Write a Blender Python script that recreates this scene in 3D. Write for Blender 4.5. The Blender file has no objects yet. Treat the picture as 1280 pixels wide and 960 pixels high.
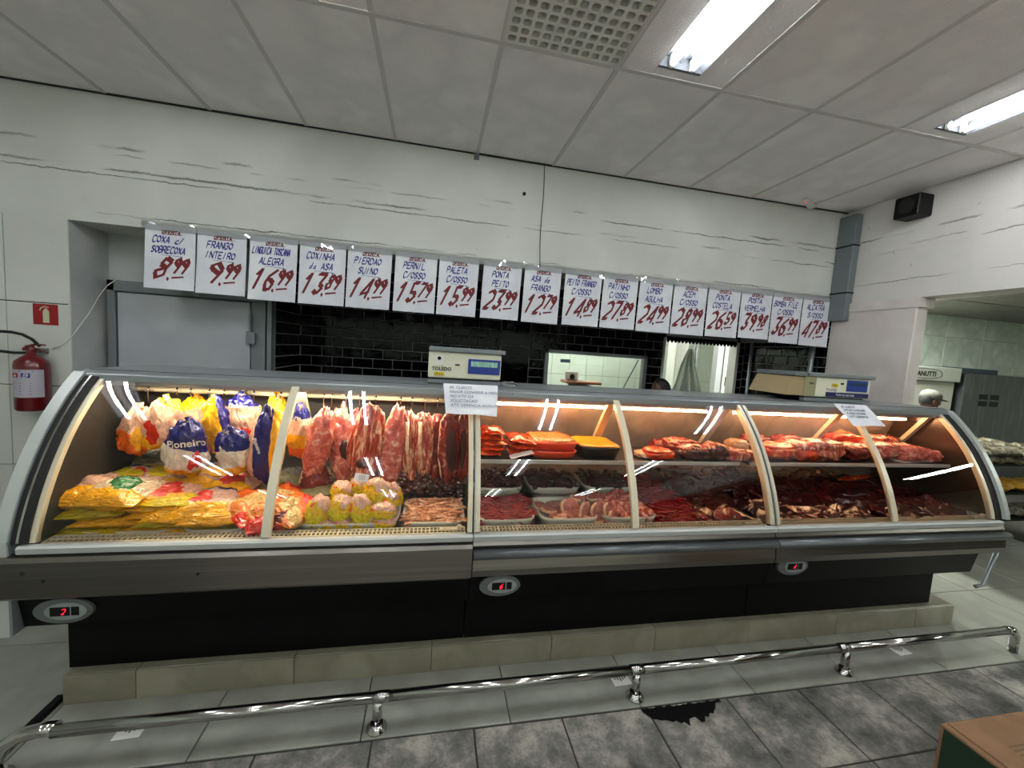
import bpy, bmesh, math, random
from mathutils import Vector, Matrix, noise
from mathutils.bvhtree import BVHTree
rnd = random.Random(11)
S = bpy.context.scene
COL = S.collection
PI = math.pi
# ------------------------------------------------------------------ camera
F = 497.574
CAM = Vector((2.2403, -3.3211, 1.56))
RM = Matrix(((0.9795709, -0.04800058, -0.19528644), (-0.18993757, 0.09818585, -0.97687423), (0.06606489, 0.9940098, 0.08706289)))
cd = bpy.data.cameras.new('camera'); co = bpy.data.objects.new('camera', cd); COL.objects.link(co)
co.matrix_world = Matrix.Translation(CAM) @ RM.to_4x4()
cd.sensor_width = 36; cd.lens = 36 * F / 1280; cd.clip_start = 0.02
S.camera = co
# ------------------------------------------------------------------ world, exposure, light levels
w = bpy.data.worlds.new('world'); S.world = w; w.use_nodes = True
w.node_tree.nodes['Background'].inputs[0].default_value = (0.55, 0.6, 0.65, 1)
w.node_tree.nodes['Background'].inputs[1].default_value = 0.02
S.view_settings.view_transform = 'Standard'; S.view_settings.look = 'None'
S.view_settings.gamma = 1; S.view_settings.use_curve_mapping = False
S.view_settings.exposure = 0.32
CEIL_TUBE = 52.0
WARM_TUBE = 62.0
WHITE_TUBE = 100.0
BACKROOM_TUBE = 150.0
BAKERY_TUBE = 800.0
# ------------------------------------------------------------------ helpers
def at(x, y, Y=None, X=None, Z=None):
    d = RM @ Vector(((x - 640) / F, -(y - 480) / F, -1))
    if Y is not None: t = (Y - CAM.y) / d.y
    elif X is not None: t = (X - CAM.x) / d.x
    else: t = (Z - CAM.z) / d.z
    return CAM + t * d

def lin(c):
    return tuple(((v / 12.92) if v <= 0.04045 else ((v + 0.055) / 1.055) ** 2.4) for v in c)

MATS = {}
def mat(name, col, rough=0.5, metal=0.0, var=None, scale=8, bump=0, bscale=40, coat=0, emit=None, estr=0, detail=4, spec=0.5, stretch=None, contrast=(0.35, 0.65), trans=0, sss=0):
    if name in MATS: return MATS[name]
    m = bpy.data.materials.new(name); m.use_nodes = True; N = m.node_tree.nodes; L = m.node_tree.links
    b = N['Principled BSDF']
    b.inputs['Base Color'].default_value = (*lin(col), 1); b.inputs['Roughness'].default_value = rough
    b.inputs['Metallic'].default_value = metal; b.inputs['Coat Weight'].default_value = coat
    b.inputs['Coat Roughness'].default_value = 0.12
    b.inputs['Specular IOR Level'].default_value = spec
    if trans: b.inputs['Transmission Weight'].default_value = trans
    if sss:
        b.inputs['Subsurface Weight'].default_value = sss; b.inputs['Subsurface Radius'].default_value = (0.02, 0.008, 0.005); b.inputs['Subsurface Scale'].default_value = 0.3
    if emit: b.inputs['Emission Color'].default_value = (*lin(emit), 1); b.inputs['Emission Strength'].default_value = estr
    if var or bump:
        tc = N.new('ShaderNodeTexCoord'); mp = N.new('ShaderNodeMapping'); L.new(tc.outputs['Object'], mp.inputs[0])
        oi = N.new('ShaderNodeObjectInfo'); L.new(oi.outputs['Random'], mp.inputs['Location'])
        if stretch: mp.inputs['Scale'].default_value = stretch
    if var:
        n = N.new('ShaderNodeTexNoise'); n.inputs['Scale'].default_value = scale; n.inputs['Detail'].default_value = detail; L.new(mp.outputs[0], n.inputs[0])
        r = N.new('ShaderNodeValToRGB'); L.new(n.outputs[0], r.inputs[0])
        cols = [col] + list(var); a, z = contrast
        e = r.color_ramp.elements; e[0].position = a; e[0].color = (*lin(cols[0]), 1); e[1].position = z; e[1].color = (*lin(cols[-1]), 1)
        for i, c in enumerate(cols[1:-1]):
            q = e.new(a + (z - a) * (i + 1) / (len(cols) - 1)); q.color = (*lin(c), 1)
        L.new(r.outputs[0], b.inputs['Base Color'])
    if bump:
        n2 = N.new('ShaderNodeTexNoise'); n2.inputs['Scale'].default_value = bscale; n2.inputs['Detail'].default_value = 3; L.new(mp.outputs[0], n2.inputs[0])
        bp = N.new('ShaderNodeBump'); bp.inputs['Strength'].default_value = bump; bp.inputs['Distance'].default_value = 0.01
        L.new(n2.outputs[0], bp.inputs['Height']); L.new(bp.outputs[0], b.inputs['Normal'])
    MATS[name] = m; return m

def tag(o, label=None, cat=None, group=None, kind=None):
    if label: o['label'] = label
    if cat: o['category'] = cat
    if group: o['group'] = group
    if kind: o['kind'] = kind
    return o

def link(name, me, m=None, parent=None, loc=None, rot=None):
    o = bpy.data.objects.new(name, me); COL.objects.link(o)
    if m is not None and me is not None:
        for q in (m if isinstance(m, (list, tuple)) else [m]): me.materials.append(q)
    if parent is not None: o.parent = parent
    if loc is not None: o.location = loc
    if rot is not None: o.rotation_euler = rot
    return o

def empty(name, loc=(0, 0, 0), rot=(0, 0, 0)):
    o = bpy.data.objects.new(name, None); COL.objects.link(o); o.location = loc; o.rotation_euler = rot; o.empty_display_size = 0.05
    return o

def copy_tree(o, parent=None):
    c = o.copy(); COL.objects.link(c)
    if parent is not None: c.parent = parent
    for ch in list(o.children): copy_tree(ch, c)
    return c

class MB:
    """collects simple solids and links them as ONE mesh"""
    def __init__(s): s.v = []; s.f = []; s.mi = []; s.sm = []
    def add(s, v, f, mi=0, sm=False):
        b = len(s.v); s.v += [tuple(p) for p in v]
        for q in f: s.f.append([i + b for i in q]); s.mi.append(mi); s.sm.append(sm)
        return s
    def box(s, x0, x1, y0, y1, z0, z1, mi=0, M=None, bev=0):
        if bev:
            e = min(bev, (x1 - x0) * .45, (y1 - y0) * .45, (z1 - z0) * .45); v = []; 
            # chamfered box : 24 vertices
            def P(a, b, c): v.append(Vector((a, b, c))); return len(v) - 1
            X = (x0, x1); Y = (y0, y1); Z = (z0, z1); sg = (1, -1); idx = {}
            for i in (0, 1):
                for j in (0, 1):
                    for k in (0, 1):
                        idx[i, j, k, 0] = P(X[i], Y[j] + sg[j] * e, Z[k] + sg[k] * e)
                        idx[i, j, k, 1] = P(X[i] + sg[i] * e, Y[j], Z[k] + sg[k] * e)
                        idx[i, j, k, 2] = P(X[i] + sg[i] * e, Y[j] + sg[j] * e, Z[k])
            f = []
            for i in (0, 1):
                f.append([idx[i, j, k, 0] for j, k in ((0, 0), (1, 0), (1, 1), (0, 1))])
                f.append([idx[j, i, k, 1] for j, k in ((0, 0), (1, 0), (1, 1), (0, 1))])
                f.append([idx[j, k, i, 2] for j, k in ((0, 0), (1, 0), (1, 1), (0, 1))])
            for j in (0, 1):
                for k in (0, 1):
                    f.append([idx[0, j, k, 1], idx[1, j, k, 1], idx[1, j, k, 2], idx[0, j, k, 2]])
                    f.append([idx[j, 0, k, 0], idx[j, 1, k, 0], idx[j, 1, k, 2], idx[j, 0, k, 2]])
                    f.append([idx[j, k, 0, 0], idx[j, k, 1, 0], idx[j, k, 1, 1], idx[j, k, 0, 1]])
            for i in (0, 1):
                for j in (0, 1):
                    for k in (0, 1): f.append([idx[i, j, k, 0], idx[i, j, k, 1], idx[i, j, k, 2]])
            # orient outward
            c = Vector(((x0 + x1) / 2, (y0 + y1) / 2, (z0 + z1) / 2)); g = []
            for q in f:
                n = (v[q[1]] - v[q[0]]).cross(v[q[2]] - v[q[0]]); ctr = sum((v[a] for a in q), Vector()) / len(q)
                g.append(q if n.dot(ctr - c) > 0 else q[::-1])
            f = g
        else:
            v = [Vector((a, b, c)) for a in (x0, x1) for b in (y0, y1) for c in (z0, z1)]
            f = [[0, 1, 3, 2], [4, 6, 7, 5], [0, 4, 5, 1], [2, 3, 7, 6], [0, 2, 6, 4], [1, 5, 7, 3]]
        if M is not None: v = [M @ p for p in v]
        return s.add(v, f, mi)
    def prism(s, prof, a0, a1, axis='x', mi=0, sm=False):
        """closed profile of (p,q) swept along an axis"""
        def mk(a, p): return {'x': (a, p[0], p[1]), 'y': (p[0], a, p[1]), 'z': (p[0], p[1], a)}[axis]
        n = len(prof); v = [mk(a0, p) for p in prof] + [mk(a1, p) for p in prof]
        A = sum(prof[i][0] * prof[(i + 1) % n][1] - prof[(i + 1) % n][0] * prof[i][1] for i in range(n))
        fl = (A > 0) ^ (axis == 'y')
        f = [[i, (i + 1) % n, n + (i + 1) % n, n + i] for i in range(n)]
        if not fl: f = [q[::-1] for q in f]
        s.add(v, f, mi, sm)
        caps = [list(range(n))[::-1], list(range(n, 2 * n))]
        if not fl: caps = [c[::-1] for c in caps]
        b = len(s.v) - 2 * n
        for c in caps: s.f.append([i + b for i in c]); s.mi.append(mi); s.sm.append(False)
        return s
    def tube(s, path, r, n=10, mi=0, cap=True):
        path = [Vector(p) for p in path]; rs = r if isinstance(r, (list, tuple)) else [r] * len(path)
        up = None; v = []
        for i, p in enumerate(path):
            d = (path[min(i + 1, len(path) - 1)] - path[max(i - 1, 0)]).normalized()
            if up is None:
                up = d.orthogonal().normalized()
            up = (up - d * up.dot(d)).normalized(); sd = d.cross(up)
            for k in range(n):
                a = 2 * PI * k / n; v.append(p + (up * math.cos(a) + sd * math.sin(a)) * rs[i])
        f = [[i * n + k, i * n + (k + 1) % n, (i + 1) * n + (k + 1) % n, (i + 1) * n + k] for i in range(len(path) - 1) for k in range(n)]
        s.add(v, f, mi, True)
        if cap:
            b = len(s.v) - len(v)
            s.f.append([b + k for k in range(n)][::-1]); s.f.append([b + (len(path) - 1) * n + k for k in range(n)]); s.mi += [mi, mi]; s.sm += [False, False]
        return s
    def lathe(s, prof, c=(0, 0, 0), n=20, mi=0, M=None):
        v = []; c = Vector(c)
        for r, z in prof:
            for k in range(n):
                a = 2 * PI * k / n; p = Vector((r * math.cos(a), r * math.sin(a), z))
                v.append((M @ p if M is not None else p) + c)
        f = [[i * n + k, i * n + (k + 1) % n, (i + 1) * n + (k + 1) % n, (i + 1) * n + k] for i in range(len(prof) - 1) for k in range(n)]
        s.add(v, f, mi, True)
        b = len(s.v) - len(v)
        s.f.append([b + k for k in range(n)][::-1]); s.f.append([b + (len(prof) - 1) * n + k for k in range(n)]); s.mi += [mi, mi]; s.sm += [False, False]
        return s
    def build(s, name, m, parent=None, loc=None, rot=None):
        me = bpy.data.meshes.new(name); me.from_pydata(s.v, [], s.f)
        me.polygons.foreach_set('material_index', s.mi); me.polygons.foreach_set('use_smooth', s.sm); me.update()
        return link(name, me, m, parent, loc, rot)

def box(name, x0, x1, y0, y1, z0, z1, m, parent=None, bev=0.0):
    return MB().box(x0, x1, y0, y1, z0, z1, bev=bev).build(name, m, parent)
def structure(o): o['kind'] = 'structure'; return o

def text(name, body, size, m, M, parent=None, align='CENTER', ext=0.0004, bold=0.0, wrap=None, shear=0):
    cu = bpy.data.curves.new('t', 'FONT'); cu.body = body; cu.size = size; cu.align_x = align; cu.align_y = 'CENTER'; cu.extrude = ext; cu.offset = bold; cu.resolution_u = 3; cu.shear = shear
    o = bpy.data.objects.new('t', cu); COL.objects.link(o)
    dg = bpy.context.evaluated_depsgraph_get(); me = bpy.data.meshes.new_from_object(o.evaluated_get(dg)); bpy.data.objects.remove(o)
    me.materials.clear()
    if wrap: 
        for v in me.vertices: v.co = wrap(M @ v.co)
    else: me.transform(M)
    return link(name, me, m, parent)

def frame(loc, right=(1, 0, 0), up=(0, 0, 1)):
    r = Vector(right).normalized(); u = Vector(up); u = (u - r * u.dot(r)).normalized(); n = r.cross(u)
    M = Matrix((r, u, n)).transposed().to_4x4(); M.translation = Vector(loc); return M

# marker-pen stroke letters (grid 4 wide, 6 high)
G = {'A': ['00', '26', '40', '', '12', '32'], 'B': ['00', '06', '36', '44', '33', '03', '', '33', '42', '30', '00'], 'C': ['45', '36', '16', '04', '02', '10', '30', '41'],
'D': ['00', '06', '26', '44', '42', '20', '00'], 'E': ['46', '06', '00', '40', '', '03', '33'], 'F': ['00', '06', '46', '', '03', '33'], 'G': ['45', '26', '05', '02', '10', '30', '43', '23'],
'H': ['00', '06', '', '40', '46', '', '03', '43'], 'I': ['10', '26'], 'L': ['06', '00', '40'], 'M': ['00', '06', '23', '46', '40'], 'N': ['00', '06', '40', '46'],
'O': ['26', '05', '02', '20', '42', '44', '26'], 'P': ['00', '06', '36', '44', '33', '03'], 'Q': ['26', '05', '02', '20', '42', '44', '26', '', '22', '40'], 'R': ['00', '06', '36', '44', '33', '03', '', '23', '40'],
'S': ['45', '26', '05', '23', '42', '20', '01'], 'T': ['06', '46', '', '26', '20'], 'U': ['06', '02', '10', '30', '42', '46'], 'V': ['06', '20', '46'], 'X': ['00', '46', '', '06', '40'], 'Z': ['06', '46', '00', '40'],
'/': ['00', '46'], '1': ['04', '26', '10'], '2': ['05', '26', '45', '43', '00', '30'], '3': ['06', '46', '23', '42', '20', '01'], '4': ['30', '46', '01', '42'], '5': ['46', '16', '13', '33', '42', '20', '01'],
'6': ['46', '14', '02', '10', '30', '42', '23', '13'], '7': ['06', '46', '10'], '8': ['33', '14', '26', '45', '33', '02', '10', '31', '33'], '9': ['44', '26', '05', '14', '33', '44', '20'], '0': ['26', '05', '02', '20', '42', '44', '26'], ',': ['21', '10'], '.': ['10', '20'], '~': ['07', '27', '47'], 'c': ['43', '23', '01', '20', '40'], 'd': ['30', '46', '', '33', '12', '10', '31'], 'a': ['33', '12', '10', '31', '33', '30'], 'e': ['01', '32', '23', '02', '10', '30']}
def strokes(mb, s, x, z, h, wd, nib, y=0, slant=0.25, mi=0, gap=0.35):
    """writes s with a flat nib in the x-z plane"""
    cw = wd / (len(s) + gap * (len(s) - 1)) if len(s) > 1 else wd
    for ch in s:
        if ch != ' ' and ch in G:
            pts = []
            segs = []
            for t in G[ch]:
                if t == '': segs.append(pts); pts = []
                else:
                    px, pz = int(t[0]) / 4, int(t[1]) / 6
                    pts.append((x + px * cw + pz * h * slant, z + pz * h))
            segs.append(pts)
            for pl in segs:
                for (ax, az), (bx, bz) in zip(pl, pl[1:]):
                    nx, nz = nib
                    mb.add([(ax - nx, y, az - nz), (ax + nx, y, az + nz), (bx + nx, y, bz + nz), (bx - nx, y, bz - nz)], [[0, 1, 2, 3]], mi)
                    # cross bar of the nib so that strokes along the nib keep some width
                    k = 0.45; 
                    mb.add([(ax + nz * k, y, az - nx * k), (ax - nz * k, y, az + nx * k), (bx - nz * k, y, bz + nx * k), (bx + nz * k, y, bz - nx * k)], [[0, 1, 2, 3]], mi)
        x += cw * (1 + gap)

# ------------------------------------------------------------------ materials
def wall_mat(name, base, lines, amp=1.0, base2=None, crack=True):
    """painted concrete: mottled paint with broken horizontal formwork seams at the heights in lines (z)"""
    m = bpy.data.materials.new(name); m.use_nodes = True; N = m.node_tree.nodes; L = m.node_tree.links; b = N['Principled BSDF']
    b.inputs['Roughness'].default_value = 0.6
    geo = N.new('ShaderNodeNewGeometry'); sx = N.new('ShaderNodeSeparateXYZ'); L.new(geo.outputs['Position'], sx.inputs[0])
    def math_(op, a, c=None, v=None):
        q = N.new('ShaderNodeMath'); q.operation = op; L.new(a, q.inputs[0])
        if c is not None: L.new(c, q.inputs[1])
        elif v is not None: q.inputs[1].default_value = v
        return q.outputs[0]
    n1 = N.new('ShaderNodeTexNoise'); n1.inputs['Scale'].default_value = 1.3; n1.inputs['Detail'].default_value = 6; L.new(geo.outputs['Position'], n1.inputs[0])
    r = N.new('ShaderNodeValToRGB'); L.new(n1.outputs[0], r.inputs[0]); b2 = base2 or tuple(v * .9 for v in base)
    r.color_ramp.elements[0].position = .3; r.color_ramp.elements[1].position = .7
    r.color_ramp.elements[0].color = (*lin(b2), 1); r.color_ramp.elements[1].color = (*lin(base), 1)
    n3 = N.new('ShaderNodeTexNoise'); n3.inputs['Scale'].default_value = 7; n3.inputs['Detail'].default_value = 5; n3.inputs['Roughness'].default_value = .7; L.new(geo.outputs['Position'], n3.inputs[0])
    n4 = N.new('ShaderNodeTexNoise'); n4.inputs['Scale'].default_value = 1.1; n4.inputs['Detail'].default_value = 2; L.new(geo.outputs['Position'], n4.inputs[0])
    warp = math_('MULTIPLY', math_('SUBTRACT', n3.outputs[0], v=.5), v=0.05 * amp)
    z = math_('ADD', sx.outputs[2], warp); tot = None
    for k, (zl, wd) in enumerate(lines):
        d = math_('ABSOLUTE', math_('SUBTRACT', z, v=zl)); g = math_('SUBTRACT', d, v=0.0)
        q = N.new('ShaderNodeMapRange'); L.new(g, q.inputs[0]); q.inputs[1].default_value = 0; q.inputs[2].default_value = wd; q.inputs[3].default_value = 1; q.inputs[4].default_value = 0
        # broken along its length
        mp = N.new('ShaderNodeMapping'); L.new(geo.outputs['Position'], mp.inputs[0]); mp.inputs['Location'].default_value = (3.7 * k, 1.3 * k, 7 * k)
        nb = N.new('ShaderNodeTexNoise'); nb.inputs['Scale'].default_value = 1.6; nb.inputs['Detail'].default_value = 3; L.new(mp.outputs[0], nb.inputs[0])
        br = N.new('ShaderNodeMapRange'); L.new(nb.outputs[0], br.inputs[0]); br.inputs[1].default_value = .47; br.inputs[2].default_value = .6
        o = math_('MULTIPLY', q.outputs[0], br.outputs[0]); tot = o if tot is None else math_('MAXIMUM', tot, o)
    # scattered scuffs
    v = N.new('ShaderNodeTexNoise'); v.inputs['Scale'].default_value = 16; v.inputs['Detail'].default_value = 4; L.new(geo.outputs['Position'], v.inputs[0])
    sc = N.new('ShaderNodeMapRange'); L.new(v.outputs[0], sc.inputs[0]); sc.inputs[1].default_value = .72; sc.inputs[2].default_value = .8
    tot = math_('MAXIMUM', tot, math_('MULTIPLY', sc.outputs[0], v=.5)) if tot else sc.outputs[0]
    mx = N.new('ShaderNodeMix'); mx.data_type = 'RGBA'; L.new(math_('MULTIPLY', tot, v=.8), mx.inputs[0]); L.new(r.outputs[0], mx.inputs[6]); mx.inputs[7].default_value = (*lin((.22, .21, .19)), 1)
    L.new(mx.outputs[2], b.inputs['Base Color'])
    bp = N.new('ShaderNodeBump'); bp.inputs['Strength'].default_value = .5; bp.inputs['Distance'].default_value = .02
    nf = N.new('ShaderNodeTexNoise'); nf.inputs['Scale'].default_value = 60; L.new(geo.outputs['Position'], nf.inputs[0])
    hh = math_('SUBTRACT', math_('ADD', math_('MULTIPLY', nf.outputs[0], v=.12), math_('MULTIPLY', n3.outputs[0], v=.4)), tot)
    L.new(hh, bp.inputs['Height']); L.new(bp.outputs[0], b.inputs['Normal'])
    return m
M_wall = wall_mat('painted_wall', (.80, .80, .775), [(2.745, .012), (2.70, .007), (2.60, .010), (2.56, .006), (2.30, .006)])
M_beam = wall_mat('painted_beam', (.82, .80, .78), [(2.76, .010), (2.66, .008), (2.62, .006), (2.36, .004)])
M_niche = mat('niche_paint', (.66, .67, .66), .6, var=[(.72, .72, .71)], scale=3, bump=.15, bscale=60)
M_pillar = mat('pillar_paint', (.80, .765, .745), .55, var=[(.76, .72, .70), (.82, .79, .77)], scale=2, bump=.15, bscale=30)
M_ceil = mat('ceiling_tile', (.93, .91, .90), .8, var=[(.90, .88, .875), (.95, .935, .925)], scale=2.5, bump=.5, bscale=160)
M_tbar = mat('t_bar', (.78, .765, .75), .5)
M_gap = mat('dark_gap', (.10, .10, .10), .8)
M_stain = mat('dark_grout', (.20, .19, .17), .9)
M_ftile = mat('porcelain_floor', (.57, .57, .53), .28, var=[(.51, .51, .475), (.59, .59, .55)], scale=3, bump=.08, bscale=120)
M_rtile = mat('riser_tile', (.52, .50, .43), .3, var=[(.48, .46, .39), (.56, .54, .47)], scale=4)
def slab_material():
    m = bpy.data.materials.new('worn_slab'); m.use_nodes = True; N = m.node_tree.nodes; L = m.node_tree.links; b = N['Principled BSDF']
    geo = N.new('ShaderNodeNewGeometry')
    def nz(sc, det, st=None, rg=.6):
        n = N.new('ShaderNodeTexNoise'); n.inputs['Scale'].default_value = sc; n.inputs['Detail'].default_value = det; n.inputs['Roughness'].default_value = rg
        L.new(geo.outputs['Position'], n.inputs[0]); return n.outputs[0]
    a = nz(4.5, 9, rg=.78); r = N.new('ShaderNodeValToRGB'); L.new(a, r.inputs[0]); e = r.color_ramp.elements
    e[0].position = .36; e[0].color = (*lin((.235, .235, .225)), 1); e[1].position = .64; e[1].color = (*lin((.66, .63, .585)), 1)
    q = e.new(.5); q.color = (*lin((.43, .42, .40)), 1)
    c = nz(9, 6, rg=.8); r2 = N.new('ShaderNodeMapRange'); L.new(c, r2.inputs[0]); r2.inputs[1].default_value = .62; r2.inputs[2].default_value = .72
    mx = N.new('ShaderNodeMix'); mx.data_type = 'RGBA'; L.new(r2.outputs[0], mx.inputs[0]); L.new(r.outputs[0], mx.inputs[6]); mx.inputs[7].default_value = (*lin((.12, .12, .12)), 1)
    L.new(mx.outputs[2], b.inputs['Base Color']); b.inputs['Roughness'].default_value = .45
    bp = N.new('ShaderNodeBump'); bp.inputs['Strength'].default_value = .3; bp.inputs['Distance'].default_value = .004; L.new(a, bp.inputs['Height']); L.new(bp.outputs[0], b.inputs['Normal'])
    return m
M_slab = slab_material()
M_btile = mat('black_glazed_tile', (.008, .009, .012), .10, bump=.5, bscale=9, spec=.28)
M_grout = mat('pale_grout', (.60, .60, .60), .8)
M_wtile = mat('white_glazed_tile', (.80, .83, .78), .2)
M_steel = mat('brushed_steel', (.52, .50, .48), .28, 1.0, var=[(.50, .48, .46), (.545, .53, .51)], scale=2, stretch=(.3, 6, 30), bump=.015, bscale=6)
M_chrome = mat('polished_steel', (.72, .71, .70), .12, 1.0)
M_alu = mat('grey_aluminium', (.60, .62, .63), .35, .6)
M_lalu = mat('light_aluminium', (.70, .71, .70), .4, .25)
M_cream = mat('cream_metal', (.80, .76, .66), .35, .1)
M_black = mat('black_panel', (.006, .006, .007), .35, spec=.15)
M_kick = mat('dark_kick_panel', (.012, .012, .011), .5, bump=.1, bscale=200, spec=.15)
M_dark = mat('dark_plastic', (.025, .025, .03), .5, spec=.25)
M_rubber = mat('rubber', (.05, .045, .04), .7)
M_bumper = mat('grey_bumper', (.36, .37, .38), .3, .4)
M_inner = mat('interior_steel', (.36, .36, .37), .4, .4, bump=.05, bscale=30)
M_inner2 = mat('interior_back', (.50, .46, .43), .35, .15, var=[(.43, .40, .375), (.53, .49, .46)], scale=5)
M_liner = mat('dark_liner', (.16, .145, .13), .5, .2)
M_deck = mat('deck_steel', (.30, .29, .28), .35, .8)
M_white = mat('white_plastic', (.84, .83, .80), .35)
M_tray = mat('white_tray', (.82, .80, .74), .3)
M_door = mat('cold_room_door', (.66, .67, .69), .4, var=[(.62, .63, .65), (.68, .69, .70)], scale=1.5)
M_frame = mat('grey_frame', (.46, .48, .49), .4, .3)
M_duct = mat('grey_duct', (.43, .46, .47), .45, .2)
M_paper = mat('paper', (.86, .86, .88), .6, var=[(.82, .82, .85), (.88, .88, .89)], scale=3, bump=.25, bscale=7)
M_red_ink = mat('dark_red_ink', (.42, .03, .07), .6)
M_blue_ink = mat('blue_ink', (.13, .13, .50), .6)
M_grey_ink = mat('grey_ink', (.35, .35, .45), .6)
M_redp = mat('extinguisher_red', (.36, .02, .04), .3, coat=.4)
M_sred = mat('sign_red', (.55, .04, .05), .5)
M_cardb = mat('cardboard', (.50, .38, .27), .8, var=[(.46, .35, .25), (.53, .41, .29)], scale=4, bump=.1, bscale=90)
M_green = mat('green_print', (.04, .16, .08), .6)
M_beige = mat('beige_plastic', (.62, .54, .40), .45)
M_cream_p = mat('cream_plastic', (.82, .81, .72), .4)
M_blue = mat('scale_blue', (.10, .20, .52), .35)
M_navy = mat('navy_strip', (.06, .06, .30), .4)
M_lcd = mat('lcd', (.50, .64, .60), .3, emit=(.5, .7, .65), estr=.25, var=[(.36, .46, .40), (.62, .75, .70)], scale=60, stretch=(1, 1, .1))
M_yel = mat('yellow_sticker', (.75, .68, .10), .5)
M_skin = mat('brown_skin', (.36, .22, .16), .5, sss=.1)
M_hair = mat('black_hair', (.03, .025, .02), .6)
M_cloth = mat('white_cloth', (.80, .82, .76), .8, bump=.3, bscale=8)
M_bluecloth = mat('pale_blue_cloth', (.62, .65, .74), .8)
M_led = mat('red_led', (.5, .0, .05), .4, emit=(1.0, .12, .2), estr=2.5)
M_amb = mat('off_white_wall', (.74, .77, .72), .6, bump=.1, bscale=30)

def tube_mat(name, col, st):
    m = bpy.data.materials.new(name); m.use_nodes = True; b = m.node_tree.nodes['Principled BSDF']
    b.inputs['Base Color'].default_value = (.9, .9, .9, 1); b.inputs['Emission Color'].default_value = (*col, 1); b.inputs['Emission Strength'].default_value = st
    return m
M_tubeC = tube_mat('ceiling_tube', (.93, .98, 1.0), CEIL_TUBE)
M_tubeW = tube_mat('warm_tube', (1.0, .55, .27), WARM_TUBE)
M_tubeN = tube_mat('white_case_tube', (1.0, .84, .58), WHITE_TUBE)
M_tubeB = tube_mat('backroom_tube', (.93, 1.0, .88), BACKROOM_TUBE)
M_tubeK = tube_mat('bakery_tube', (.95, 1.0, .92), BAKERY_TUBE)
M_hood = mat('hood_metal', (.34, .27, .21), .45, .4, var=[(.24, .19, .15), (.42, .33, .25)], scale=9)
def glass_mat(name, ior=1.45, tint=(.96, .97, .96), extra=0.0):
    m = bpy.data.materials.new(name); m.use_nodes = True; N = m.node_tree.nodes; L = m.node_tree.links
    for n in list(N): N.remove(n)
    o = N.new('ShaderNodeOutputMaterial'); t = N.new('ShaderNodeBsdfTransparent'); g = N.new('ShaderNodeBsdfGlossy'); mx = N.new('ShaderNodeMixShader'); f = N.new('ShaderNodeFresnel')
    t.inputs[0].default_value = (*tint, 1); g.inputs['Roughness'].default_value = 0.0; f.inputs[0].default_value = ior
    a = N.new('ShaderNodeMath'); a.operation = 'ADD'; L.new(f.outputs[0], a.inputs[0]); a.inputs[1].default_value = extra
    L.new(a.outputs[0], mx.inputs[0]); L.new(t.outputs[0], mx.inputs[1]); L.new(g.outputs[0], mx.inputs[2]); L.new(mx.outputs[0], o.inputs[0])
    return m
M_glass = glass_mat('case_glass', 1.5)
M_film = glass_mat('clear_film', 1.45, (.80, .81, .80), .05)

# ------------------------------------------------------------------ setting: floor
H = 3.08
fl = structure(box('floor', -3, 13, -7.5, 4.2, -.12, -.006, M_stain))
box('aisle_bounce_floor', -3, 6.1, -7.5, -3.38, -.006, 0, mat('aisle_bounce_floor', (.80, .80, .76), .3), fl)  # unseen floor behind the camera, added pale to bounce light onto the ceiling
tm = {}
def tile_mesh(wx, wy, th, m, key, bev=.002):
    k = (round(wx, 3), round(wy, 3), key)
    if k not in tm:
        me = MB().box(0, wx, 0, wy, -th, 0, bev=bev).build('tile', m); bpy.data.meshes; d = me.data; bpy.data.objects.remove(me); tm[k] = d
    return tm[k]
def ftile(x0, x1, y0, y1, z=0, m=M_ftile, key='f', g=.0025, parent=fl, dz=0):
    d = tile_mesh(x1 - x0 - 2 * g, y1 - y0 - 2 * g, .010, m, key)
    o = bpy.data.objects.new('tile', d); COL.objects.link(o); o.parent = parent; o.location = (x0 + g, y0 + g, z + dz); return o
# pale porcelain strip between plinth and bumper rail, and out to the left
xs = [-.97, -.37, .23, .83] + [1.43 + .6 * i for i in range(8)]
for a, b2 in zip(xs, xs[1:]):
    if b2 > .9: ftile(a, b2, -1.825, -1.42)
for a, b2 in [(-.97, -.37), (-.37, .23), (.23, .83)]:
    for c, d in [(-2.42, -1.825), (-1.825, -1.14), (-1.14, -.57), (-.57, 0)]: ftile(a, b2, c, d)
for a in (.83, 1.23, 1.63): pass
# big worn grey slabs in the shop aisle
sx_ = [.83, 1.24, 1.66, 2.074, 2.474, 2.854, 3.25, 3.66, 4.06, 4.45, 4.80, 5.2, 5.6, 6.0]
for i, (a, b2) in enumerate(zip(sx_, sx_[1:])):
    for c, d in [(-2.17, -1.828), (-2.57, -2.17), (-2.97, -2.57), (-3.37, -2.97)]:
        if b2 < 3.0 and c == -2.17:
            c = -2.5
        elif b2 < 3.0 and c == -2.57: c, d = -2.97, -2.5
        elif b2 < 3.0 and c == -2.97: continue
        ftile(a, b2, c, d, m=M_slab, key='s', g=.004, dz=rnd.uniform(-.003, 0))
# right of the counter, dark floor
for a in (5.63, 6.23, 6.83, 7.43):
    for c in (-1.82, -1.22, -.62): ftile(a, a + .6, c, c + .6, dz=-.002)
for i in range(4):
    ftile(6.0 + .6 * i, 6.6 + .6 * i, -2.42, -1.822, m=M_slab, key='s')
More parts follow.
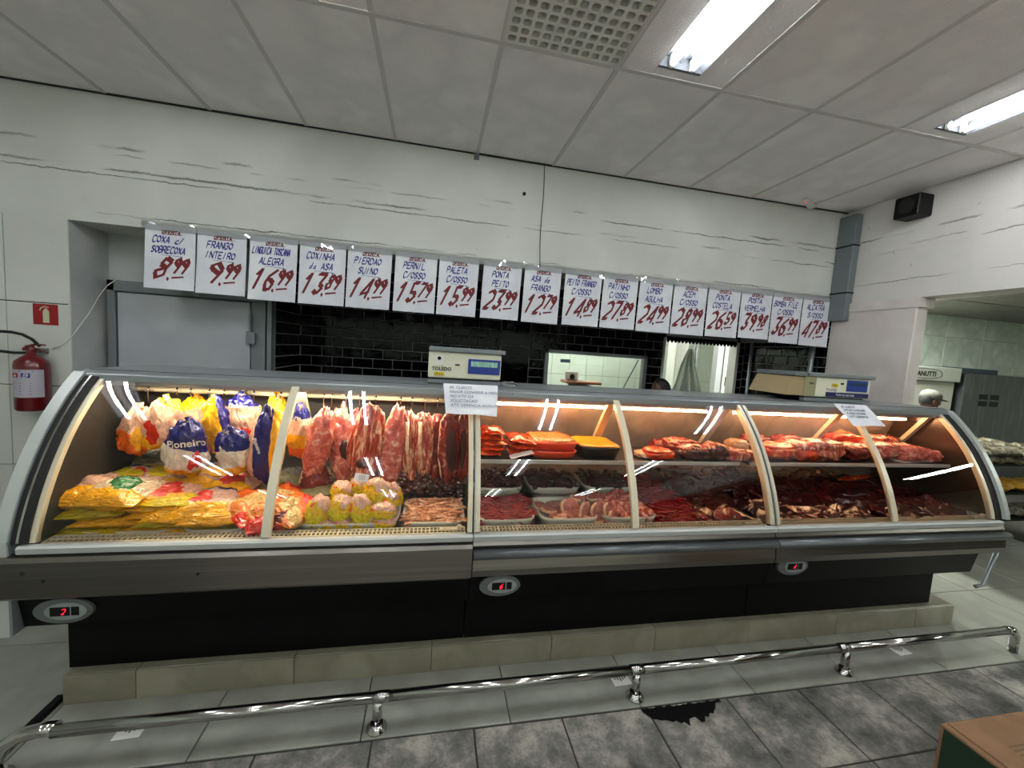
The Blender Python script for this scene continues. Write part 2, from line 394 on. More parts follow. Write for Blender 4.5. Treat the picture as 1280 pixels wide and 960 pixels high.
# plinth the counter stands on
pl = structure(MB().box(.83, 5.56, -1.512, -.62, 0, .118).build('trim_1', M_stain))
jx = [.83, 1.086, 1.694, 2.297, 2.892, 3.47, 4.048, 4.65, 5.25, 5.56]
for a, b2 in zip(jx, jx[1:]):
    d = MB().box(a + .0015, b2 - .0015, -1.522, -1.512, .0, .125, bev=.001).build('tile', M_rtile, pl)
    ftile(a, b2, -1.512, -1.14, z=.125, m=M_rtile, key='r', parent=pl, g=.0015)
tr = structure(MB().box(.79, .815, -1.77, -1.49, -.004, .022).build('trim_2', M_kick))
# broken dark patch of missing floor surface
pt = []
rr = random.Random(3)
for k in range(26):
    t = k / 25; pt.append((3.22 + t * .40, -1.832 - .012 * rr.random()))
for k in range(26):
    t = 1 - k / 25; pt.append((3.22 + t * .40, -1.85 - (.085 * math.sin(PI * min(1, t * 1.1)) ** .6) * (.6 + .5 * rr.random())))
pm = MB(); pm.add([(x, y, .0012) for x, y in pt], [list(range(len(pt)))]); o = pm.build('floor_patch', M_kick, fl)
# ------------------------------------------------------------------ setting: ceiling
ce = structure(box('ceiling', -3, 6.1, -7.5, 0.0, H + .10, H + .16, M_gap))
lamp_ix = [-1, 2, 5, 8]
rows = [(-1.2, 0), (-2.45, -1.2), (-3.7, -2.45), (-4.95, -3.7), (-6.2, -4.95), (-7.45, -6.2)]
LAMP_ROWS = [1, 3, 5]
ctm = {}
def ctile(x0, x1, y0, y1):
    k = (round(x1 - x0, 3), round(y1 - y0, 3))
    if k not in ctm:
        q = MB().box(0, x1 - x0, 0, y1 - y0, 0, .015).build('q', M_ceil); ctm[k] = q.data; bpy.data.objects.remove(q)
    o = bpy.data.objects.new('ceiling_tile', ctm[k]); COL.objects.link(o); o.parent = ce; o.location = (x0, y0, H + rnd.uniform(0, .004)); return o
g = .006
xe = [-3.0] + [.625 * i for i in range(-4, 10)] + [6.1]
for a, b2 in zip(xe, xe[1:]):
    i = round(a / .625) if a > -3 else -5
    for ri, (c, d) in enumerate(rows):
        if i == 4 and ri == 1:
            ctile(a + g, b2 - g, c + g, -1.83 - g); continue
        if ri in LAMP_ROWS and i in lamp_ix:
            m0 = a + .3125 - .125; ctile(a + g, m0, c + g, d - g); ctile(m0 + .25, b2 - g, c + g, d - g); ctile(m0 + .003, m0 + .247, d - .062, d - g); continue
        ctile(a + g, b2 - g, c + g, d - g)
for x in xe[1:-1]: box('t_bar', x - .013, x + .013, -7.45, 0, H - .002, H + .02, M_tbar, ce)
for (c, d) in rows[1:]: box('t_bar', -3, 6.1, d - .013, d + .013, H - .003, H + .02, M_tbar, ce)
box('wall_angle', -3, 6.1, -.02, -.002, H - .004, H + .01, M_gap, ce)
box('t_bar', 2.5, 3.125, -1.843, -1.817, H - .003, H + .02, M_tbar, ce)
# ------------------------------------------------------------------ setting: walls
LZ = 2.235   # lintel underside
wb = MB(); wb.box(-3, 6.1, 0, .22, LZ, H + .1); wb.box(-3, .90, .22, .44, LZ, H)
wall_back = structure(wb.build('wall_back', M_wall))
# left stretch of block wall, each block its own piece
wl = structure(MB().box(-3, -.255, .012, .30, 0, LZ).build('wall_block_left', M_stain)); wl.name = 'wall_front_left'
bm_ = {}
zr = [0, .532, 1.093, 1.663, LZ]
xsb = [-3, -2.2, -1.4, -.6, -.24]
for k in range(4):
    for a, b2 in zip(xsb, xsb[1:]):
        MB().box(a + .003, b2 - .003 if b2 < -.25 else b2, -.004 + rnd.uniform(-.002, .002), .014, zr[k] + .003, zr[k + 1] - (.003 if k < 3 else 0), bev=.002).build('block', M_wall, wl)
box('lintel_edge', -.24, 6.1, -.004, .0, LZ, LZ + .035, M_wall, wall_back)
# niche with the cold room door
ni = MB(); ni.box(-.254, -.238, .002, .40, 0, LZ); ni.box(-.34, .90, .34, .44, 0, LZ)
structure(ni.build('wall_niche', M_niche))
structure(box('wall_left', -3.1, -3, -7.5, .3, 0, H + .1, M_amb))
structure(box('wall_front', -3.1, 6.3, -7.6, -7.5, 0, H + .1, M_amb))
# right wall: beam and pillar
rb = MB(); rb.box(6.1, 6.34, -7.5, .3, 2.2, H + .1); structure(rb.build('wall_right', M_beam))
pr_ = MB(); pr_.box(6.085, 6.205, -.715, .0, 0, 2.2, bev=.008); structure(pr_.build('wall_right_pillar', M_pillar))
box('render_band', 6.078, 6.23, -.735, 0, 2.12, 2.2, M_pillar, bpy.data.objects['wall_right_pillar'])
# soffit of the recess behind the counter
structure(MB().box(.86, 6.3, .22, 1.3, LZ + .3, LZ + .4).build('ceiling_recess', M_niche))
# black tiled recess
def tiled_wall(name, p0, ux, length, z0, z1, zoff, joff, skip=lambda u, z: False, nrm=(0, -1, 0)):
    """p0 corner, ux unit direction along the wall; tiles .2 x .1 running bond, each tile an object"""
    ux = Vector(ux); n = Vector(nrm); t = .03
    bk = MB(); root = None
    k = 'bt'
    if k not in tm:
        # bevelled metro tile lying in x-z plane, facing -y
        a, b2, e, d = .0972, .0470, .006, .007
        v = []
        for (w_, h_, y_) in ((a, b2, 0), (a, b2, -.003), (a - e, b2 - e, -d)):
            v += [(-w_, y_, -h_), (w_, y_, -h_), (w_, y_, h_), (-w_, y_, h_)]
        f = [[i + 4 * r, (i + 1) % 4 + 4 * r, (i + 1) % 4 + 4 * r + 4, i + 4 * r + 4] for r in (0, 1) for i in range(4)] + [[8, 9, 10, 11]]
        q = MB().add(v, f).build('q', M_btile); tm[k] = q.data; bpy.data.objects.remove(q)
    ang = math.atan2(ux.y, ux.x)
    return k, ang
def lay(parent, p0, ux, length, z0, z1, zref, jref, skip):
    k, ang = tiled_wall('', p0, ux, length, z0, z1, zref, jref)
    p0 = Vector(p0); ux = Vector(ux); r0 = math.floor((z0 - zref) / .1012); r = r0; cnt = 0
    while zref + r * .1012 < z1:
        zc = zref + (r + .5) * .1012
        off = jref + (.1 if r % 2 else 0); c = math.floor(-off / .2015) - 1
        while True:
            u0 = off + c * .2015; c += 1
            if u0 > length: break
            u1 = u0 + .2015; a = max(u0, 0); b2 = min(u1, length)
            if b2 - a < .02: continue
            for (sa, sb) in skip(a, b2, zc):
                if sb - sa < .02: continue
                o = bpy.data.objects.new('tile', tm[k]); COL.objects.link(o); o.parent = parent
                p = p0 + ux * ((sa + sb) / 2); o.location = (p.x, p.y, zc); o.rotation_euler = (rnd.uniform(-.004, .004), 0, ang + rnd.uniform(-.004, .004)); o.scale = ((sb - sa) / .2015, 1, 1); cnt += 1
        r += 1
    return cnt
BY = 1.1
bt = MB(); bt.box(.80, 3.48, BY, BY + .12, 0, LZ + .4); bt.box(3.48, 4.755, BY, BY + .12, 0, 1.02); bt.box(3.48, 4.755, BY, BY + .12, 1.585, LZ + .4)
bt.box(4.755, 4.99, BY, BY + .12, 0, LZ + .4); bt.box(4.99, 5.99, BY, BY + .12, 1.83, LZ + .4); bt.box(5.99, 6.2, BY, BY + .12, 0, LZ + .4)
wtile = structure(bt.build('wall_back_tiled', M_grout))
def cut(a, b2, holes):
    out = [(a, b2)]
    for h0, h1 in holes:
        nw = []
        for s, e in out:
            if e <= h0 or s >= h1: nw.append((s, e)); continue
            if s < h0: nw.append((s, h0))
            if e > h1: nw.append((h1, e))
        out = nw
    return out
def skipb(a, b2, z):
    h = [(2.955 - .89, 3.30 - .89)]
    if 1.02 < z < 1.585: h.append((3.48 - .89, 4.755 - .89))
    if z < 1.83: h.append((4.99 - .89, 5.99 - .89))
    return cut(a, b2, h)
lay(wtile, (.89, BY - .001, 0), (1, 0, 0), 5.2, 1.25, 2.26, 1.2595, 1.004 - .89 - .2015, skipb)
swl = structure(MB().box(.80, .888, .30, BY, 0, LZ + .4).build('wall_side_tiled_left', M_grout))
lay(swl, (.889, .34, 0), (0, 1, 0), .755, 1.15, 2.26, 1.2595, .1, lambda a, b2, z: [(a, b2)])
swr = structure(MB().box(6.1, 6.2, .0, BY, 0, LZ + .4).build('wall_side_tiled_right', M_grout))
lay(swr, (6.099, BY - .01, 0), (0, -1, 0), 1.09, 1.15, 2.26, 1.2595 + .02, .15, lambda a, b2, z: [(a, b2)])
# black pier with two large slabs
pier = structure(MB().box(2.955, 3.30, BY - .02, BY, 1.0, 2.26).build('trim_3', M_grout))
for z0, z1 in ((1.0, 1.598), (1.606, 2.26)):
    MB().box(2.962, 3.293, BY - .03, BY - .02, z0, z1, bev=.003).build('tile', M_btile, pier)
# grey edge strip and white fillet
box('corner_strip', .885, .93, .27, .34, 0, 2.0, M_frame, swl)

# cold room door
dr = structure(empty('door_1', (0.3, .33, 0)))
def loc(o, x, y, z): o.location = (x, y, z); return o
def rel(o, p):   # keep world position after parenting to a located empty
    o.parent = p; o.matrix_parent_inverse = Matrix.Translation(-Vector(p.location)); return o
fr = MB(); fr.box(-.19, -.14, .24, .36, 0, 1.88, bev=.004); fr.box(.78, .90, .27, .36, 0, 1.86, bev=.004); fr.box(-.19, .90, .24, .36, 1.80, 1.88, bev=.004)
rel(fr.build('frame', M_frame), dr)
rel(box('door_panel', -.135, .775, .255, .33, .02, 1.795, M_door, bev=.008), dr)
hg = MB(); hg.box(.76, .82, .225, .27, 1.46, 1.56, bev=.005); hg.box(.78, .79, .23, .26, 1.56, 1.70); rel(hg.build('hinge', M_frame), dr)

# window to the cutting room
wn = structure(empty('window_1', (4.1, BY, 1.3)))
fm = MB()
for (a, b2, c, d) in ((3.48, 4.755, 1.545, 1.585), (3.48, 4.755, 1.02, 1.05), (3.48, 3.525, 1.02, 1.585), (4.71, 4.755, 1.02, 1.585)): fm.box(a, b2, BY - .035, BY + .03, c, d, bev=.003)
rel(fm.build('window_frame', M_alu), wn)
rel(box('window_pane', 3.525, 4.71, BY + .02, BY + .026, 1.05, 1.545, M_glass), wn)
# cutting room behind: lit, white tiles
structure(box('wall_cutting_room', .8, 7.6, 3.0, 3.1, 0, 3.0, M_grout))
wcr = bpy.data.objects['wall_cutting_room']
q = MB().box(-.148, .148, -.008, 0, -.30, .30, bev=.003).build('q', M_wtile); qd = q.data; bpy.data.objects.remove(q)
for i in range(19):
    for k in range(3):
        o = bpy.data.objects.new('tile', qd); COL.objects.link(o); o.parent = wcr; o.location = (2.6 + .3 * i - .7, 3.0, .6 + .606 * k + .3)
structure(box('ceiling_cutting_room', .8, 7.6, 1.22, 3.1, 2.7, 2.8, M_amb))
structure(box('wall_cutting_room_left', .7, .8, 1.22, 3.1, 0, 2.8, M_amb)); structure(box('wall_cutting_room_right', 7.6, 7.7, 1.22, 3.1, 0, 2.8, M_amb))
structure(MB().box(5.44, 5.62, 1.55, 1.75, 0, 2.7, bev=.01).build('trim_4', M_white))
# ---------------- fluorescent luminaires
def luminaire(cx, y0, y1, z, tm_, label, w_=.25, grp=None):
    r = empty('ceiling_lamp', (cx, (y0 + y1) / 2, z)); tag(r, label, 'ceiling lamp', grp)
    L_ = (y1 - y0) / 2; h = MB()
    hw = w_ / 2
    # open trough with a centre ridge
    prof = [(-hw, 0), (-hw + .035, .055), (-.018, .055), (0, .028), (.018, .055), (hw - .035, .055), (hw, 0), (hw, .07), (-hw, .07)]
    h.prism(prof, -L_, L_, 'y'); h.box(-hw, hw, -L_ - .004, -L_ + .012, .0, .07); h.box(-hw, hw, L_ - .012, L_ + .004, .0, .07)
    h.build('reflector', M_refl, r)
    t = MB()
    for s in (-1, 1):
        tb = MB().tube([(s * .06, -L_ + .035, .006), (s * .06, L_ - .035, .006)], .014, 12).build('tube', tm_, r)
        for e in (-1, 1): MB().box(s * .06 - .012, s * .06 + .012, e * (L_ - .026) - .012, e * (L_ - .026) + .012, -.006, .055, bev=.003).build('lamp_holder', M_white, r)
    return r
M_refl = mat('white_reflector', (.30, .31, .33), .3)
lab = {(5, 1): 'bright twin tube ceiling lamp next to the round holed air grille', (8, 1): 'bright twin tube ceiling lamp near the right wall and black speaker'}
for i in lamp_ix:
    for ri in LAMP_ROWS:
        c, d = rows[ri]; sh = 0
        luminaire(.625 * i + .3125, c + .02 + sh, d - .07 + sh, H, M_tubeC, lab.get((i, ri), 'twin tube ceiling lamp over the aisle, %s row back, %s from left' % (['first', 'second', 'third'][ri // 2], ['first', 'second', 'third', 'fourth'][lamp_ix.index(i)])), grp=None if (i, ri) in lab else 'ceiling lamps over the shop aisle behind the camera')
luminaire(3.4, 1.5, 2.6, 2.62, M_tubeB, 'tube lamp on the cutting room ceiling behind the window'); luminaire(5.0, 1.9, 2.9, 2.62, M_tubeB, 'tube lamp on the cutting room ceiling behind the doorway')

# ceiling vent grille with rounded holes
vr = empty('air_grille', (2.5, -1.83, H)); tag(vr, 'white plastic ceiling air grille full of rounded square holes', 'air vent')
n = 11; W = .60; vb = MB(); st = W / n
for i in range(n):
    for k in range(n):
        cx, cy = .0125 + st * (i + .5), .0125 + st * (k + .5)
        inn = [(cx + (st * .36) * (abs(math.cos(a)) ** .55) * math.copysign(1, math.cos(a)), cy + (st * .36) * (abs(math.sin(a)) ** .55) * math.copysign(1, math.sin(a))) for a in [2 * PI * t / 16 for t in range(16)]]
        out = []
        for t in range(16):
            a = 2 * PI * t / 16; m_ = max(abs(math.cos(a)), abs(math.sin(a))); out.append((cx + st / 2 * math.cos(a) / m_, cy + st / 2 * math.sin(a) / m_))
        v = [(x, y, 0) for x, y in out] + [(x, y, 0) for x, y in inn] + [(x, y, .03) for x, y in inn]
        f = [[t, (t + 1) % 16, 16 + (t + 1) % 16, 16 + t][::-1] for t in range(16)] + [[16 + t, 16 + (t + 1) % 16, 32 + (t + 1) % 16, 32 + t][::-1] for t in range(16)]
        vb.add(v, f)
vb.build('lattice', M_white, vr)
fb = MB(); fb.box(0, .625, 0, .013, -.002, .03); fb.box(0, .625, .612, .63, -.002, .03); fb.box(0, .013, 0, .625, -.002, .03); fb.box(.612, .625, 0, .625, -.002, .03); fb.build('frame', M_white, vr)
box('plenum_back', 0, .625, 0, .625, .05, .055, mat('grille_back', (.42, .41, .38), .8), vr)

# speaker
sp = empty('speaker', (6.05, -.62, 2.93)); tag(sp, 'small black cube loudspeaker high on the right wall under the ceiling', 'speaker')
MB().box(-.10, .05, -.09, .09, -.085, .085, bev=.008).build('cabinet', M_dark, sp)
MB().lathe([(.06, 0), (.06, .004), (.045, .002), (.02, .004)], (-.101, 0, 0), 20, M=Matrix.Rotation(-PI / 2, 3, 'Y')).build('speaker_cone', M_rubber, sp)
# duct in the corner
dt = empty('wall_duct', (6.02, -.06, 2.1)); tag(dt, 'grey square metal duct running down the corner beside the last price signs', 'duct')
for z0, z1 in ((0, .26), (.265, .70), (.705, .985)): MB().box(.005, .078, -.11, .055, z0 - .06, z1 - .06, bev=.003).build('duct_section', M_duct, dt)
for z in (.262, .702): MB().box(.001, .079, -.114, .058, z - .068, z - .056).build('joint_band', M_kick, dt)
# small led lamp on the ceiling
a = at(1012, 262, Z=H); b2 = at(1042, 250, Z=H)
el = empty('emergency_lamp', (5.45, -.16, H)); tag(el, 'small white ceiling lamp with a tiny red light near the corner duct', 'emergency lamp')
MB().box(-.02, .22, -.03, .03, -.03, -.002, bev=.008, M=Matrix.Rotation(.5, 4, 'Z')).build('housing', M_white, el)
MB().box(.0, .012, -.006, .006, -.033, -.029, M=Matrix.Rotation(.5, 4, 'Z')).build('indicator', M_led, el)
# stained tile hole by the lamp
# hanging black wire from the ceiling to the signs
wpath = []
for k in range(16):
    t = k / 15; wpath.append((3.05 + .006 * math.sin(7 * t) + .02 * t, -.012, H - .005 - t * .82))
tag(MB().tube([(3.09, -.012, H + .0), (3.06, -.012, H - .003)] + wpath, .0028, 6).build('black_wire', M_rubber), 'thin black wire hanging down the white wall to the price signs', 'wire')
tag(MB().box(2.475, 2.515, -.03, -.001, H - .045, H - .006, bev=.003).build('wall_clip', M_frame), 'small grey metal clip under the ceiling edge left of the hanging wire', 'clip')
tag(MB().lathe([(.014, 0), (.014, .006), (.006, .008)], (2.90, -.003, 2.83), 14, M=Matrix.Rotation(PI / 2, 3, 'X')).build('wall_plug', M_rubber), 'round black plug in the wall above the signs beside the wire', 'wall plug')

# ------------------------------------------------------------------ price signs
SG = [((181.6, 245), 'COXA c/', 'SOBRECOXA', '8', '99'), ((247.5, 309), 'FRANGO', 'INTEIRO', '9', '99'), ((313, 372.5), 'LINGUICA TOSCANA', 'ALEGRA', '16', '99'), ((375.5, 433), 'COXINHA', 'da ASA', '13', '89'),
((435.5, 490.5), 'PIERDAO', 'SUINO', '14', '99'), ((495, 547), 'PERNIL', 'C/OSSO', '15', '79'), ((550, 599), 'PALETA', 'C/OSSO', '15', '99'), ((605, 652.5), 'PONTA', 'PEITO', '23', '99'),
((656.5, 702), 'ASA de', 'FRANGO', '12', '79'), ((707, 752.5), 'PEITO FRANGO', 'C/OSSO', '14', '89'), ((755, 798), 'PATINHO', 'C/OSSO', '27', '89'), ((800.5, 841.3), 'LOMBO', 'AGULHA', '24', '99'),
((843.5, 884.5), 'ACEM', 'C/OSSO', '28', '99'), ((886.2, 926), 'PONTA', 'COSTELA', '26', '59'), ((927.5, 965.5), 'POSTA', 'VERMELHA', '39', '98'), ((966.5, 1003), 'BOMBA FILE', 'C/OSSO', '36', '99'), ((1004.3, 1040), 'ALCATRA', 'S/OSSO', '47', '89')]
zb = [1.822, 1.815, 1.80, 1.80, 1.80, 1.80, 1.80, 1.80, 1.795, 1.80, 1.80, 1.795, 1.795, 1.80, 1.81, 1.79, 1.785]
for i, ((pa, pb), l1, l2, e1, e2) in enumerate(SG):
    yt = 284 + .113 * (pa - 183)
    xa = at(pa, yt, Y=-.012).x; yt2 = 284 + .113 * (pb - 183); xb = at(pb, yt2, Y=-.012).x
    W = xb - xa; z1 = 2.262; z0 = zb[i]; Hh = z1 - z0
    r = empty('price_sign', ((xa + xb) / 2, -.012 - .0012 * (i % 2), z1))
    r.rotation_euler = (0, rnd.uniform(-.006, .006), 0)
    nm = (l1 + ' ' + l2).lower()
    tag(r, 'white paper sign hung on the wall reading %s, price %s,%s' % (nm, e1, e2), 'price sign', 'handwritten offer signs in a row above the counter')
    # gently curled sheet
    nx, nz = 8, 12; v = []; f = []
    for b_ in range(nz + 1):
        for a_ in range(nx + 1):
            u = a_ / nx; t = b_ / nz; y = -.010 * t * t * (1 + .6 * math.sin(3 * u + i)) - .003 * math.sin(5 * u + i * 2) * t - .0015
            v.append(((u - .5) * W - .010 * t, y, -t * Hh))
    for b_ in range(nz):
        for a_ in range(nx): q = b_ * (nx + 1) + a_; f.append([q, q + nx + 1, q + nx + 2, q + 1])
    n_ = len(v); v2 = v + [(x, y + .0008, z) for x, y, z in v]; f2 = f + [[q + n_ for q in t][::-1] for t in f]
    sheet = MB().add(v2, f2, 0, True).build('paper', M_paper, r)
    def fit(p):
        u = (p[0] + .0) / W + .5; t = min(1, max(0, -p[2] / Hh)); y = -.010 * t * t * (1 + .6 * math.sin(3 * u + i)) - .003 * math.sin(5 * u + i * 2) * t - .0015
        return (p[0] - .010 * t, y - .0012, p[2])
    red = MB(); nibr = (.0036, .0048)
    pw = W * .60; cw = pw / (len(e1) + len(e2) + 1.2)
    strokes(red, 'OFERTA', -W * .17, -Hh * .125, Hh * .048, W * .36, (.0028, .0036), slant=.1, gap=.15)
    red.add([(-W * .18, 0, -Hh * .128), (W * .23, 0, -Hh * .124), (W * .23, 0, -Hh * .134), (-W * .18, 0, -Hh * .138)], [[0, 1, 2, 3]])
    n1 = len(e1); x0 = -W * (.44 if n1 == 2 else .33); bw = W * (.40 if n1 == 2 else .26)
    big = MB(); strokes(big, e1, x0, -Hh * .83, Hh * .33, bw, (.0125, .0145), slant=.33, gap=.35)
    strokes(big, e2, x0 + bw + W * .10, -Hh * .74, Hh * .24, W * .28, (.0105, .0120), slant=.33, gap=.18)
    xb_ = x0 + bw + W * .04
    big.add([(xb_, 0, -Hh * .80), (xb_ + .012, 0, -Hh * .83), (xb_ + .002, 0, -Hh * .875), (xb_ - .008, 0, -Hh * .84)], [[0, 1, 2, 3]])
    big.add([(xb_ + W * .08, 0, -Hh * .83), (xb_ + W * .32, 0, -Hh * .80), (xb_ + W * .31, 0, -Hh * .775), (xb_ + W * .08, 0, -Hh * .80)], [[0, 1, 2, 3]])
    blu = MB()
    w1 = W * min(.78, .085 * len(l1)); w2 = W * min(.66, .085 * len(l2))
    strokes(blu, l1, -w1 / 2 - .012 - W * .02, -Hh * .27, Hh * .105, w1, (.0036, .0050), slant=.2, gap=.28)
    strokes(blu, l2, -w2 / 2 - .008 - W * .02, -Hh * .43, Hh * .105, w2, (.0036, .0050), slant=.2, gap=.28)
    blu.add([(-W * .18, 0, -Hh * .455), (W * .22, 0, -Hh * .465), (W * .22, 0, -Hh * .472), (-W * .18, 0, -Hh * .460)], [[0, 1, 2, 3]])
    blu.add([(W * .20, 0, -Hh * .46), (W * .26, 0, -Hh * .475), (W * .21, 0, -Hh * .495)], [[0, 1, 2]])
    for mb_, nm_, mm in ((red, 'offer_heading', M_red_ink), (big, 'price_figures', M_red_ink), (blu, 'product_name', M_blue_ink)):
        mb_.v = [fit(p) for p in mb_.v]; mb_.f = [q[::-1] if False else q for q in mb_.f]; mb_.build(nm_, mm, r)
# clear packing tape holding the signs
v = []; f = []
for k in range(121):
    x = .20 + k * (6.04 - .20) / 120; j = rnd.uniform(-.004, .004); j2 = rnd.uniform(-.004, .004)
    v += [(x, -.0165 + rnd.uniform(-.003, .003), 2.285 + j), (x, -.0185 + rnd.uniform(-.004, .003), 2.262), (x, -.0175 + rnd.uniform(-.003, .003), 2.222 + j2)]
for k in range(120):
    for e in (0, 1): f.append([3 * k + e, 3 * k + e + 1, 3 * k + e + 4, 3 * k + e + 3])
tag(MB().add(v, f, 0, False).build('clear_tape', M_film), 'long shiny strip of clear tape across the tops of the price signs', 'tape')

# ------------------------------------------------------------------ extinguisher, its sign, cord
exa = at(24, 450, Y=-.085); exb = at(62, 450, Y=-.085); ex0 = at(43, 512, Y=-.085); ex1 = at(43, 443, Y=-.085)
R_ = (exb.x - exa.x) / 2; hE = ex1.z - ex0.z
ex = empty('fire_extinguisher', (ex0.x, -.09, ex0.z)); tag(ex, 'dark red fire extinguisher with white label hung on the wall at left', 'fire extinguisher')
MB().lathe([(R_ * .9, 0), (R_, .012), (R_, hE * .80), (R_ * .93, hE * .88), (R_ * .6, hE * .95), (R_ * .3, hE), (R_ * .28, hE + .015)], n=28).build('cylinder', M_redp, ex)
lb = MB(); v = []; f = []
for k in range(17):
    a = PI * 1.08 + k * PI * .84 / 16
    for z in (hE * .25, hE * .74): v.append(((R_ + .001) * math.cos(a), (R_ + .001) * math.sin(a), z))
for k in range(16): f.append([2 * k, 2 * k + 2, 2 * k + 3, 2 * k + 1])
lbo = MB().add(v, f, 0, True).build('label', mat('label_white', (.66, .64, .68), .4), ex)
def cyl(p): a = -PI / 2 + p[0] / R_; return ((R_ + .0022) * math.cos(a), (R_ + .0022) * math.sin(a), p[2])
for (x0, x1, z0, z1, mm) in ((-.048, -.008, .60, .68, M_sred), (.008, .048, .60, .68, M_blue_ink), (-.062, .062, .705, .725, M_grey_ink)):
    MB().add([cyl((x, 0, z * hE)) for x in (x0, (x0 + x1) / 2, x1) for z in (z0, z1)], [[0, 2, 3, 1], [2, 4, 5, 3]]).build('label_print', mm, lbo)
bl = MB()
for k in range(5): bl.add([cyl((x, 0, z * hE)) for x in (-.05, 0, .05) for z in (.30 + k * .05, .312 + k * .05)], [[0, 2, 3, 1], [2, 4, 5, 3]])
bl.build('label_print', M_grey_ink, lbo)
for x, c in ((-.028, 'A'), (.028, 'B')):
    k = MB(); strokes(k, c, x - .012, hE * .61, hE * .055, .02, (.0015, .002)); k.v = [cyl(p) for p in [(a, b2, c2) for a, b2, c2 in k.v]]; k.v = [(a * 1.01, b2 * 1.01, c2) for a, b2, c2 in k.v]; k.build('label_letter', M_white, lbo)
hv = MB(); hv.lathe([(.018, 0), (.02, .01), (.018, .035), (.012, .05)], (0, 0, hE + .01), 14); hv.box(-.045, .02, -.012, .012, hE + .022, hE + .045, bev=.004)
hv.build('valve', M_redp, ex)
MB().tube([(-.03, -.0, hE + .05), (.03, -.004, hE + .068), (.085, -.006, hE + .066)], [.009, .008, .005], 8).build('handle', M_redp, ex)
MB().tube([(-.02, -.0, hE + .03), (.04, -.004, hE + .038), (.10, -.01, hE + .012)], [.009, .007, .005], 8).build('lever', M_redp, ex)
def wp(x, y, Y): p = at(x, y, Y=Y) - Vector(ex.location); return tuple(p)
MB().tube([wp(50, 433, -.09), wp(40, 424, -.10), wp(28, 418, -.11), wp(14, 415, -.11), wp(0, 414, -.11), wp(-14, 416, -.10), wp(-24, 424, -.09), wp(-25, 434, -.08), wp(-14, 439, -.07), wp(2, 439, -.07), wp(18, 441, -.08), wp(34, 441, -.09)], .0095, 10).build('hose', M_rubber, ex)
MB().box(-.03, .03, .05, .092, hE + .01, hE + .04).build('wall_hook', M_frame, ex)
p0 = at(41, 379, Y=-.006); p1 = at(73, 407, Y=-.006)
es = empty('extinguisher_sign', ((p0.x + p1.x) / 2, -.006, (p0.z + p1.z) / 2)); tag(es, 'small square red sign with a pale extinguisher symbol above the extinguisher', 'sign')
wx, wz = (p1.x - p0.x) / 2, (p0.z - p1.z) / 2
MB().box(-wx, wx, -.002, .002, -wz, wz).build('plate', M_sred, es)
k = MB(); k.add([(x, -.003, z) for x, z in ((-.014, -wz * .8), (.022, -wz * .8), (.022, wz * .3), (.014, wz * .48), (-.006, wz * .48), (-.014, wz * .3))], [list(range(6))])
k.add([(x, -.003, z) for x, z in ((-.002, wz * .45), (.01, wz * .45), (.01, wz * .62), (-.002, wz * .62))], [[0, 1, 2, 3]])
k.add([(x, -.003, z) for x, z in ((-.034, wz * .34), (-.028, wz * .34), (-.02, wz * .6), (.0, wz * .72), (.02, wz * .66), (.02, wz * .74), (-.002, wz * .82), (-.027, wz * .66))], [list(range(8))])
k.build('symbol', mat('symbol_cream', (.74, .73, .62), .5), es)
cpth = [at(66, 436, Y=-.02), at(80, 429, Y=-.015), at(91, 419, Y=-.005), at(100, 407, X=-.232), at(112, 391, X=-.232), at(124, 370, X=-.232)]
cpth += [at(134, 357, Y=.235), at(146, 349, Y=.235)]
tag(MB().tube(cpth, .0035, 6).build('cord', M_white), 'thin white cord stretched from the extinguisher to the top of the door frame', 'cord')

# ------------------------------------------------------------------ pipes, box, apron etc. in the recess
def conduit(x, y, z0, z1, r, label):
    c = empty('wall_pipe', (x, y, z0)); tag(c, label, 'pipe'); MB().tube([(0, 0, 0), (0, 0, z1 - z0)], r, 12).build('pipe', M_alu, c)
    for z in (.3, z1 - z0 - .25): MB().lathe([(r + .006, 0), (r + .006, .03)], (0, 0, z), 12).build('pipe_clip', M_frame, c)
a = at(938, 450, X=6.07)
conduit(6.07, a.y, .0, 2.2, .018, 'thin grey pipe down the black tiles just right of the doorway')
a = at(1016, 440, X=6.07)
conduit(6.06, a.y, .0, 2.2, .024, 'thicker grey pipe down the black tiles behind the right weighing scale')
a = at(928, 424, X=6.02); b2 = at(962, 430, X=6.02)
tag(MB().box(5.99, 6.09, b2.y, a.y, 1.83, 1.90, bev=.004).build('cable_box', M_alu), 'grey metal cable box high on the tiles under the red snapper price sign'.replace('red snapper', 'vermelha'), 'cable box')
# strip curtain rolled up over the doorway, scalloped edge
sc = MB()
for k in range(20):
    x = 5.0 + k * .049; a_ = .0; sc.prism([(x, 1.84), (x + .048, 1.84), (x + .048, 1.80), (x + .036, 1.775), (x + .024, 1.768), (x + .012, 1.775), (x, 1.80)], BY - .004, BY + .004, 'y')
tag(sc.build('strip_curtain', M_black), 'black scalloped curtain edge across the top of the doorway', 'curtain')
structure(MB().box(4.955, 4.99, BY - .01, BY + .13, 0, 1.83).box(5.98, 6.02, BY - .012, BY + .13, 0, 1.83, bev=.002).build('door_2', M_white))
